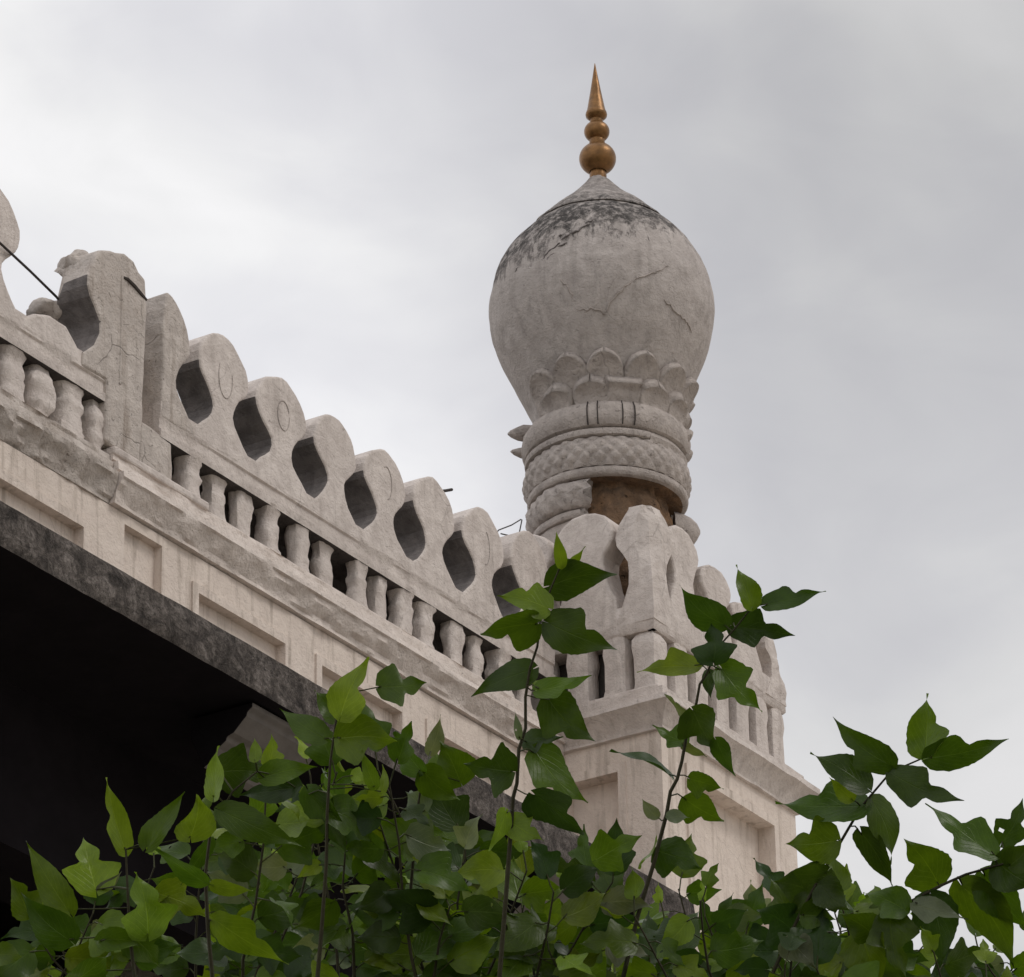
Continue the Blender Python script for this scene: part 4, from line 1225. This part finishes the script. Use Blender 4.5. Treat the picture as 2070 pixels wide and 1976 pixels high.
WILD_SHOOTS = [[[7.419,5.773,4.773],[7.371,5.782,4.808],[7.315,5.799,4.843],[7.275,5.795,4.878],[7.229,5.8,4.913],[7.177,5.81,4.947]],[[6.935,5.179,4.524],[6.875,5.197,4.57],[6.818,5.212,4.615],[6.765,5.219,4.66],[6.703,5.238,4.705],[6.651,5.244,4.749]],[[7.634,5.824,4.843],[7.592,5.812,4.9],[7.542,5.809,4.957],[7.498,5.799,5.014],[7.448,5.796,5.07],[7.41,5.775,5.126]],[[6.773,5.402,4.522],[6.768,5.345,4.576],[6.754,5.299,4.629],[6.743,5.247,4.682],[6.732,5.195,4.734],[6.715,5.15,4.786]],[[7.002,5.387,4.583],[6.984,5.335,4.654],[6.966,5.283,4.725],[6.942,5.237,4.796],[6.917,5.191,4.866],[6.896,5.139,4.936]],[[7.31,5.358,4.662],[7.273,5.325,4.745],[7.24,5.284,4.827],[7.198,5.254,4.909],[7.159,5.219,4.99],[7.121,5.182,5.071]],[[7.96,5.671,4.903],[7.918,5.637,4.998],[7.87,5.61,5.092],[7.825,5.576,5.186],[7.778,5.545,5.28],[7.736,5.504,5.372]],[[7.711,5.287,4.759],[7.666,5.276,4.823],[7.616,5.272,4.888],[7.558,5.277,4.951],[7.508,5.271,5.014],[7.461,5.259,5.077]],[[6.587,4.718,4.338],[6.552,4.675,4.43],[6.509,4.643,4.521],[6.477,4.593,4.612],[6.439,4.55,4.702],[6.395,4.513,4.791]],[[7.85,5.722,4.882],[7.835,5.654,4.973],[7.824,5.579,5.062],[7.804,5.514,5.152],[7.777,5.457,5.24],[7.76,5.384,5.328]],[[7.446,5.027,4.635],[7.381,5.019,4.744],[7.327,4.991,4.852],[7.266,4.972,4.959],[7.2,4.957,5.065],[7.141,4.93,5.17]],[[7.461,5.381,4.709],[7.446,5.311,4.803],[7.418,5.255,4.896],[7.401,5.184,4.989],[7.378,5.117,5.082],[7.364,5.035,5.173]],[[6.919,4.93,4.471],[6.888,4.876,4.574],[6.86,4.815,4.676],[6.839,4.741,4.778],[6.806,4.682,4.879],[6.777,4.616,4.979]],[[6.744,4.551,4.349],[6.71,4.518,4.423],[6.665,4.501,4.497],[6.623,4.476,4.571],[6.572,4.464,4.644],[6.535,4.431,4.716]],[[6.781,4.414,4.332],[6.733,4.39,4.426],[6.674,4.38,4.519],[6.619,4.362,4.611],[6.568,4.336,4.703],[6.51,4.318,4.794]],[[6.871,4.432,4.361],[6.816,4.426,4.444],[6.764,4.412,4.527],[6.703,4.411,4.609],[6.648,4.399,4.69],[6.587,4.395,4.771]],[[7.318,4.611,4.519],[7.245,4.617,4.626],[7.169,4.626,4.732],[7.098,4.624,4.837],[7.027,4.619,4.941],[6.943,4.632,5.044]],[[7.911,5.416,4.84],[7.89,5.359,4.923],[7.868,5.3,5.006],[7.847,5.239,5.089],[7.816,5.192,5.171],[7.796,5.127,5.253]],[[7.891,5.044,4.761],[7.838,5.024,4.86],[7.782,5.006,4.959],[7.734,4.975,5.057],[7.672,4.963,5.154],[7.614,4.943,5.25]],[[6.791,4.463,4.345],[6.767,4.43,4.396],[6.743,4.395,4.447],[6.719,4.359,4.498],[6.691,4.329,4.548],[6.668,4.291,4.598]],[[7.132,4.592,4.464],[7.104,4.552,4.534],[7.062,4.533,4.604],[7.026,4.503,4.673],[6.986,4.478,4.742],[6.952,4.443,4.81]],[[7.49,4.813,4.606],[7.456,4.784,4.674],[7.417,4.761,4.742],[7.382,4.73,4.81],[7.341,4.709,4.877],[7.302,4.683,4.944]],[[7.213,4.617,4.491],[7.174,4.589,4.569],[7.136,4.559,4.646],[7.098,4.527,4.723],[7.053,4.504,4.8],[7.011,4.474,4.876]],[[8.323,5.394,4.949],[8.305,5.345,5.009],[8.279,5.308,5.069],[8.248,5.276,5.129],[8.222,5.238,5.189],[8.194,5.2,5.248]],[[6.926,4.457,4.381],[6.905,4.408,4.445],[6.882,4.363,4.51],[6.863,4.31,4.573],[6.839,4.264,4.637],[6.816,4.214,4.7]],[[7.177,4.397,4.439],[7.144,4.375,4.492],[7.102,4.368,4.545],[7.063,4.355,4.598],[7.023,4.343,4.65],[6.983,4.33,4.702]],[[7.535,4.797,4.615],[7.512,4.753,4.679],[7.489,4.708,4.743],[7.459,4.673,4.806],[7.44,4.619,4.869],[7.41,4.582,4.932]],[[6.979,4.129,4.332],[6.94,4.129,4.368],[6.895,4.138,4.405],[6.852,4.143,4.441],[6.812,4.144,4.477],[6.772,4.143,4.513]],[[8.214,4.749,4.793],[8.17,4.768,4.813],[8.131,4.781,4.832],[8.082,4.809,4.851],[8.04,4.826,4.87],[7.989,4.855,4.889]],[[6.857,4.274,4.326],[6.829,4.243,4.382],[6.805,4.204,4.438],[6.779,4.168,4.493],[6.752,4.132,4.548],[6.723,4.1,4.603]],[[8.199,5.251,4.887],[8.2,5.188,4.923],[8.199,5.126,4.958],[8.196,5.068,4.994],[8.186,5.021,5.029],[8.178,4.968,5.064]],[[7.17,4.333,4.424],[7.153,4.306,4.444],[7.137,4.279,4.465],[7.11,4.27,4.485],[7.095,4.239,4.505],[7.072,4.222,4.525]],[[8.233,5.173,4.881],[8.211,5.121,4.955],[8.193,5.061,5.029],[8.18,4.992,5.101],[8.16,4.932,5.174],[8.138,4.874,5.245]],[[6.984,4.371,4.38],[6.978,4.316,4.419],[6.965,4.271,4.458],[6.944,4.238,4.496],[6.937,4.182,4.534],[6.921,4.142,4.572]],[[8.407,4.948,4.885],[8.373,4.949,4.907],[8.341,4.947,4.929],[8.312,4.94,4.951],[8.281,4.937,4.972],[8.249,4.934,4.993]],[[6.919,4.329,4.354],[6.904,4.275,4.414],[6.89,4.217,4.473],[6.871,4.166,4.532],[6.856,4.109,4.59],[6.843,4.045,4.648]],[[8.263,5.117,4.879],[8.251,5.069,4.919],[8.246,5.011,4.959],[8.231,4.968,4.999],[8.23,4.902,5.038],[8.218,4.851,5.077]],[[8.263,4.606,4.779],[8.209,4.643,4.805],[8.165,4.66,4.829],[8.117,4.684,4.854],[8.069,4.708,4.878],[8.026,4.722,4.902]],[[8.571,4.964,4.934],[8.522,4.96,5.001],[8.472,4.957,5.067],[8.424,4.95,5.133],[8.376,4.942,5.199],[8.335,4.922,5.264]],[[7.585,4.748,4.619],[7.58,4.696,4.65],[7.578,4.639,4.681],[7.574,4.584,4.711],[7.573,4.523,4.741],[7.567,4.471,4.771]],[[7.189,4.413,4.445],[7.182,4.375,4.459],[7.178,4.332,4.474],[7.174,4.287,4.488],[7.168,4.247,4.502],[7.162,4.205,4.515]],[[7.056,3.949,4.318],[7.01,3.954,4.367],[6.964,3.957,4.415],[6.911,3.973,4.463],[6.863,3.978,4.511],[6.815,3.984,4.559]],[[7.493,4.528,4.551],[7.476,4.497,4.581],[7.466,4.453,4.609],[7.462,4.399,4.637],[7.454,4.352,4.665],[7.439,4.315,4.694]],[[7.789,4.759,4.678],[7.787,4.709,4.698],[7.786,4.658,4.717],[7.776,4.62,4.736],[7.771,4.573,4.755],[7.769,4.523,4.774]],[[7.744,4.586,4.632],[7.723,4.546,4.683],[7.698,4.511,4.734],[7.676,4.471,4.785],[7.649,4.439,4.836],[7.632,4.388,4.885]],[[7.352,4.115,4.432],[7.318,4.111,4.462],[7.286,4.104,4.493],[7.251,4.101,4.523],[7.211,4.107,4.553],[7.175,4.106,4.583]],[[7.882,4.359,4.626],[7.841,4.377,4.642],[7.809,4.381,4.658],[7.775,4.387,4.673],[7.744,4.388,4.689],[7.706,4.401,4.705]],[[8.502,4.715,4.866],[8.449,4.717,4.938],[8.394,4.721,5.008],[8.34,4.722,5.079],[8.293,4.711,5.148],[8.242,4.704,5.218]],[[7.534,4.539,4.565],[7.526,4.492,4.595],[7.522,4.437,4.625],[7.515,4.385,4.655],[7.51,4.331,4.685],[7.498,4.288,4.714]],[[8.391,4.561,4.806],[8.349,4.585,4.816],[8.319,4.59,4.826],[8.278,4.612,4.837],[8.243,4.625,4.847],[8.213,4.629,4.856]],[[7.511,4.086,4.47],[7.467,4.086,4.522],[7.423,4.086,4.573],[7.379,4.084,4.624],[7.325,4.099,4.676],[7.28,4.098,4.726]],[[7.405,3.941,4.413],[7.361,3.953,4.447],[7.319,3.962,4.482],[7.272,3.979,4.516],[7.223,3.998,4.551],[7.178,4.01,4.585]],[[8.44,5.009,4.906],[8.433,4.969,4.922],[8.439,4.906,4.937],[8.436,4.859,4.952],[8.436,4.807,4.967],[8.435,4.756,4.982]],[[7.255,4.031,4.389],[7.208,4.032,4.444],[7.175,4.009,4.499],[7.128,4.009,4.554],[7.089,3.996,4.608],[7.051,3.978,4.662]],[[8.38,4.681,4.826],[8.354,4.655,4.867],[8.316,4.651,4.909],[8.286,4.631,4.949],[8.26,4.606,4.99],[8.22,4.603,5.031]],[[7.778,4.079,4.543],[7.74,4.105,4.545],[7.709,4.117,4.546],[7.665,4.154,4.548],[7.63,4.172,4.549],[7.593,4.195,4.551]],[[7.508,4.269,4.505],[7.488,4.235,4.545],[7.46,4.213,4.584],[7.435,4.186,4.624],[7.408,4.162,4.663],[7.389,4.122,4.701]],[[8.676,4.536,4.88],[8.63,4.56,4.903],[8.587,4.579,4.926],[8.54,4.606,4.95],[8.486,4.643,4.973],[8.437,4.672,4.996]],[[7.793,4.132,4.557],[7.761,4.148,4.555],[7.73,4.163,4.553],[7.698,4.179,4.551],[7.665,4.197,4.549],[7.631,4.216,4.547]],[[7.612,4.004,4.482],[7.568,4.01,4.527],[7.516,4.031,4.572],[7.465,4.047,4.616],[7.416,4.06,4.66],[7.37,4.065,4.703]],[[7.451,4.313,4.498],[7.448,4.264,4.516],[7.446,4.211,4.535],[7.448,4.153,4.552],[7.447,4.098,4.57],[7.442,4.05,4.588]],[[7.36,4.108,4.433],[7.349,4.082,4.435],[7.336,4.06,4.437],[7.32,4.044,4.44],[7.314,4.009,4.442],[7.298,3.993,4.444]],[[8.041,4.246,4.648],[7.996,4.251,4.696],[7.95,4.257,4.744],[7.911,4.25,4.791],[7.862,4.259,4.839],[7.814,4.267,4.886]],[[7.765,4.042,4.532],[7.726,4.049,4.562],[7.69,4.049,4.592],[7.644,4.068,4.623],[7.609,4.067,4.653],[7.573,4.066,4.682]],[[8.537,4.475,4.829],[8.504,4.477,4.85],[8.477,4.468,4.87],[8.44,4.478,4.891],[8.409,4.476,4.911],[8.37,4.489,4.932]],[[8.457,4.723,4.856],[8.427,4.69,4.918],[8.409,4.634,4.979],[8.387,4.585,5.041],[8.36,4.544,5.102],[8.337,4.494,5.162]],[[7.235,3.953,4.368],[7.208,3.935,4.4],[7.184,3.914,4.432],[7.163,3.885,4.463],[7.142,3.856,4.494],[7.115,3.838,4.525]],[[7.544,4.097,4.482],[7.516,4.073,4.526],[7.489,4.045,4.571],[7.462,4.02,4.615],[7.433,3.995,4.659],[7.399,3.979,4.703]],[[7.363,3.812,4.376],[7.332,3.803,4.407],[7.291,3.812,4.439],[7.257,3.808,4.47],[7.22,3.811,4.501],[7.184,3.809,4.531]],[[8.64,4.382,4.84],[8.586,4.395,4.902],[8.534,4.402,4.965],[8.492,4.39,5.026],[8.437,4.402,5.087],[8.389,4.398,5.148]],[[7.834,3.955,4.534],[7.797,3.957,4.565],[7.757,3.967,4.596],[7.718,3.973,4.626],[7.67,3.996,4.658],[7.633,3.998,4.688]],[[7.749,3.965,4.512],[7.708,3.954,4.571],[7.658,3.962,4.63],[7.616,3.951,4.688],[7.574,3.94,4.746],[7.53,3.932,4.803]],[[7.295,4.073,4.408],[7.289,4.029,4.426],[7.292,3.966,4.443],[7.284,3.924,4.461],[7.284,3.866,4.478],[7.277,3.821,4.495]],[[8.571,4.343,4.813],[8.53,4.34,4.864],[8.484,4.344,4.915],[8.432,4.359,4.966],[8.387,4.362,5.017],[8.342,4.362,5.067]],[[8.039,4.043,4.608],[8.001,4.043,4.644],[7.955,4.061,4.681],[7.92,4.055,4.717],[7.881,4.056,4.752],[7.836,4.07,4.789]],[[8.54,4.46,4.827],[8.506,4.44,4.879],[8.477,4.413,4.93],[8.447,4.385,4.981],[8.414,4.362,5.032],[8.385,4.333,5.082]],[[7.851,4.095,4.566],[7.827,4.072,4.599],[7.808,4.037,4.631],[7.786,4.011,4.663],[7.76,3.989,4.696],[7.735,3.967,4.728]],[[7.935,4.049,4.58],[7.902,4.028,4.634],[7.866,4.011,4.688],[7.825,4.003,4.741],[7.792,3.978,4.794],[7.75,3.97,4.847]],[[8.513,4.059,4.742],[8.468,4.086,4.763],[8.43,4.101,4.784],[8.379,4.139,4.806],[8.341,4.152,4.827],[8.299,4.173,4.848]],[[8.317,4.426,4.759],[8.313,4.358,4.804],[8.303,4.297,4.849],[8.286,4.249,4.895],[8.281,4.177,4.938],[8.271,4.114,4.982]],[[7.305,3.5,4.299],[7.266,3.522,4.31],[7.236,3.528,4.32],[7.197,3.551,4.331],[7.165,3.56,4.341],[7.134,3.567,4.351]],[[7.534,3.676,4.397],[7.5,3.671,4.431],[7.465,3.669,4.465],[7.436,3.654,4.499],[7.398,3.655,4.533],[7.364,3.649,4.566]],[[7.448,3.671,4.372],[7.425,3.66,4.388],[7.407,3.637,4.402],[7.383,3.626,4.417],[7.361,3.611,4.432],[7.341,3.591,4.447]],[[7.382,3.518,4.324],[7.349,3.519,4.351],[7.324,3.501,4.377],[7.291,3.5,4.404],[7.259,3.496,4.43],[7.232,3.483,4.455]],[[8.046,3.692,4.541],[8.004,3.728,4.547],[7.97,3.748,4.552],[7.935,3.769,4.557],[7.894,3.802,4.562],[7.856,3.827,4.567]],[[7.799,3.611,4.457],[7.754,3.624,4.498],[7.712,3.632,4.539],[7.671,3.636,4.579],[7.621,3.657,4.62],[7.578,3.665,4.66]],[[8.377,3.972,4.687],[8.348,3.967,4.709],[8.317,3.967,4.73],[8.289,3.96,4.751],[8.258,3.958,4.773],[8.224,3.962,4.794]],[[8.237,4.12,4.677],[8.224,4.065,4.72],[8.212,4.011,4.762],[8.203,3.946,4.803],[8.192,3.887,4.844],[8.178,3.832,4.885]],[[7.907,3.793,4.523],[7.886,3.771,4.545],[7.869,3.74,4.566],[7.849,3.718,4.588],[7.833,3.684,4.608],[7.812,3.662,4.63]]]

TB = Vector((6.3, 4.3, 0.0))
tree = thing('mulberry_tree', 'leafy green mulberry tree with lobed leaves in front of the mosque', 'tree', TB)
LEAFV = {
    0: [(0.0, 0.02), (0.03, 0.60), (0.09, 0.86), (0.18, 1.0), (0.30, 1.0), (0.42, 0.90), (0.54, 0.74), (0.66, 0.52), (0.76, 0.31), (0.84, 0.155), (0.91, 0.065), (1.0, 0.0)],
    1: [(0.0, 0.02), (0.03, 0.66), (0.12, 0.95), (0.24, 1.14), (0.36, 1.30), (0.42, 1.26), (0.47, 0.70), (0.52, 0.44), (0.60, 0.56), (0.70, 0.50), (0.80, 0.28), (0.89, 0.10), (1.0, 0.0)],
    2: [(0.0, 0.02), (0.03, 0.6), (0.1, 0.84), (0.2, 1.0), (0.33, 1.20), (0.41, 1.26), (0.45, 0.80), (0.50, 0.36), (0.57, 0.45), (0.68, 0.50), (0.78, 0.33), (0.88, 0.12), (1.0, 0.0)]}


TONES = {0: [(0.076, 0.126, 0.009), (0.050, 0.090, 0.009), (0.110, 0.160, 0.010), (0.036, 0.066, 0.009), (0.060, 0.106, 0.010)], 1: [(0.135, 0.205, 0.018), (0.15, 0.215, 0.02)], -1: [(0.028, 0.055, 0.013), (0.034, 0.062, 0.014)], 2: [(0.115, 0.14, 0.08), (0.13, 0.155, 0.095)]}
ROWS = [0, 0.015, 0.04, 0.08, 0.13, 0.19, 0.26, 0.33, 0.39, 0.44, 0.48, 0.52, 0.56, 0.62, 0.68, 0.74, 0.80, 0.86, 0.91, 0.95, 1.0]
US = [-1, -0.66, -0.33, 0, 0.33, 0.66, 1]


class Foliage:
    def __init__(s):
        s.v, s.f, s.uv, s.col = [], [], [], []

    def leaf(s, base, tip, width, kind, tone, rng, stem=None):
        base, tip = Vector(base), Vector(tip)
        L = tip - base
        ln = L.length
        y = L.normalized()
        view = (CAM_POS - base).normalized()
        n = view + Vector((rng.uniform(-.75, .75), rng.uniform(-.75, .75), rng.uniform(-0.35, 0.75)))
        n = (n - y * n.dot(y)).normalized()
        x = y.cross(n).normalized()
        fold, droop, cup = rng.uniform(0.0, 0.34), rng.uniform(-0.12, 0.30), rng.uniform(-0.16, 0.18)
        bend = rng.uniform(-0.09, 0.09)
        tl, tr = LEAFV[kind], LEAFV[kind]
        if kind == 1:
            if rng.random() < 0.5:
                tl = LEAFV[0]
            else:
                tr = LEAFV[0]
        ph = rng.uniform(0, 6)
        k = len(s.v)
        for j, v in enumerate(ROWS):
            zig = 1.0 + (rng.uniform(0.0, 0.035) if j % 2 else -rng.uniform(0.0, 0.03)) * (1 if 0.03 < v < 0.95 else 0)
            for u in US:
                hwid = prof_at(tl if u < 0 else tr, v) * width * 0.5 * zig
                back = 0.10 * ln * (abs(u) ** 1.5) * max(0, 1 - v / 0.12)      # heart-shaped base
                px = u * hwid + bend * ln * math.sin(math.pi * v)
                py = v * ln - back
                pz = fold * abs(px) - droop * ln * v * v + cup * ln * math.sin(2.2 * v + ph) * 0.5 + 0.075 * width * math.sin(8 * v + ph + (1.7 if u < 0 else 0)) * abs(u)
                s.v.append(base + x * px + y * py + n * pz)
        nn = len(US)
        holes = set()
        if rng.random() < 0.07:
            for _ in range(1):
                holes.add((rng.randint(5, 15), rng.choice((1, 4))))
        c = rng.choice(TONES[tone])
        b = rng.uniform(0.78, 1.22)
        c = (c[0] * b * rng.uniform(0.9, 1.1), c[1] * b, c[2] * b, 1)
        for j in range(len(ROWS) - 1):
            for i in range(nn - 1):
                if (j, i) in holes:
                    continue
                s.f.append((k + j * nn + i, k + j * nn + i + 1, k + (j + 1) * nn + i + 1, k + (j + 1) * nn + i))
                s.uv += [(US[i], ROWS[j]), (US[i + 1], ROWS[j]), (US[i + 1], ROWS[j + 1]), (US[i], ROWS[j + 1])]
                s.col.append(c)
        # petiole
        if stem is not None:
            stem = Vector(stem)
            mid = base.lerp(stem, 0.5) + Vector((0, 0, rng.uniform(-0.006, 0.008)))
            m2 = MB()
            m2.tube([base + y * ln * 0.03, mid, stem], 0.0016, 4, False)
            kk = len(s.v)
            s.v += m2.v
            for f in m2.f:
                s.f.append(tuple(i + kk for i in f))
                s.uv += [(0.5, 0.5)] * 4
                s.col.append((0.07, 0.075, 0.03, 1))

    def build(s, name, parent):
        org = ORG[parent.name]
        me = bpy.data.meshes.new(name)
        me.from_pydata([tuple(p - org) for p in s.v], [], s.f)
        uvl = me.uv_layers.new(name='UVMap')
        flat = [c for p in s.uv for c in p]
        uvl.data.foreach_set('uv', flat)
        at = me.color_attributes.new('tint', 'FLOAT_COLOR', 'CORNER')
        cf = []
        for c in s.col:
            cf += list(c) * 4
        at.data.foreach_set('color', cf)
        me.materials.append(M['leaf'])
        for p in me.polygons:
            p.use_smooth = True
        o = bpy.data.objects.new(name, me)
        COL.objects.link(o)
        ORG[o.name] = org
        o.parent = parent
        return o


def nearest(pts, p):
    best, bd = None, 1e9
    for a, b in zip(pts, pts[1:]):
        a, b = Vector(a), Vector(b)
        t = max(0, min(1, (p - a).dot(b - a) / max(1e-9, (b - a).length_squared)))
        q = a.lerp(b, t)
        if (q - p).length < bd:
            best, bd = q, (q - p).length
    return best, bd


# trunk and limbs below the frame, one limb to the foot of every shoot
trunk = MB()
fork = TB + Vector((0.55, 0.35, 2.1))
trunk.tube([TB + Vector((0, 0, -0.1)), TB + Vector((0.05, 0.02, 0.5)), TB + Vector((0.2, 0.1, 1.2)), fork], [0.17, 0.12, 0.10, 0.085], 12)
rng = random.Random(3)
feet = [Vector(h[0][0]) for h in HAND_SHOOTS] + [Vector(w[0]) for w in WILD_SHOOTS]
hubs = []
for i in range(7):
    cl = sorted(feet, key=lambda p: p.dot(CR))[i * len(feet) // 7:(i + 1) * len(feet) // 7]
    h = sum(cl, Vector()) / len(cl) + Vector((0, 0, -0.75))
    h = h.lerp(fork, 0.18)
    mid = fork.lerp(h, 0.5) + Vector((rng.uniform(-.1, .1), rng.uniform(-.1, .1), 0.12))
    trunk.tube([fork - Vector((0, 0, 0.05)), mid, h], [0.06, 0.045, 0.03], 8)
    for p in cl:
        trunk.tube([h - Vector((0, 0, 0.02)), h.lerp(p, 0.55) + Vector((rng.uniform(-.06, .06), rng.uniform(-.06, .06), -0.04)), p + Vector((0, 0, 0.01))], [0.022, 0.014, 0.008], 6)
trunk.build('trunk', M['bark'], tree, smooth=60)

rng = random.Random(99)
for st, leaves in HAND_SHOOTS:
    mb = MB()
    n = len(st)
    mb.tube(st, [0.0046 - 0.0030 * i / (n - 1) for i in range(n)], 6)
    br = mb.build('branch', M['twig'], tree, smooth=60)
    fo = Foliage()
    for b, t, w, kd, tone in leaves:
        q, dist = nearest(st, Vector(b))
        if kd == 0 and w > 0.045 and rng.random() < 0.5:
            kd = rng.choice((1, 1, 2))
        fo.leaf(b, t, w, kd, tone, rng, q if dist < 0.12 else None)
    fo.build('foliage', br)

for st in WILD_SHOOTS:
    mb = MB()
    n = len(st)
    mb.tube(st, [0.0042 - 0.0026 * i / (n - 1) for i in range(n)], 6)
    br = mb.build('branch', M['twig'], tree, smooth=60)
    fo = Foliage()
    P0 = [Vector(p) for p in st]
    tot = (P0[-1] - P0[0]).length
    cnt = max(4, int(tot / 0.027))
    side = rng.choice((-1, 1))
    for i in range(cnt + 1):
        t = (i + rng.uniform(-.3, .3)) / cnt
        t = max(0, min(1, t))
        seg = min(n - 2, int(t * (n - 1)))
        q = P0[seg].lerp(P0[seg + 1], t * (n - 1) - seg)
        side = -side
        topf = i == cnt
        young = t > 0.88 and rng.random() < 0.35
        a = rng.uniform(-35, 60) if not topf else rng.uniform(60, 110)
        a = R(a)
        dr = CR * (side * math.cos(a)) + Vector((0, 0, 1)) * (math.sin(a) if topf else -math.sin(a) * 0.8 + 0.1) + CF * rng.uniform(-.55, .45)
        dr.normalize()
        pet = rng.uniform(0.02, 0.05)
        b = q + (dr + Vector((0, 0, 0.5))).normalized() * pet
        ln = (rng.uniform(0.035, 0.06) if young else rng.uniform(0.06, 0.108))
        tone = 1 if young else (-1 if rng.random() < 0.30 else (2 if rng.random() < 0.10 else 0))
        if not young and rng.random() < 0.06:
            tone = 1
        fo.leaf(b, b + dr * ln, ln * rng.uniform(0.62, 0.86), rng.choice((0, 1, 1, 2, 2)), tone, rng, q)
    fo.build('foliage', br)
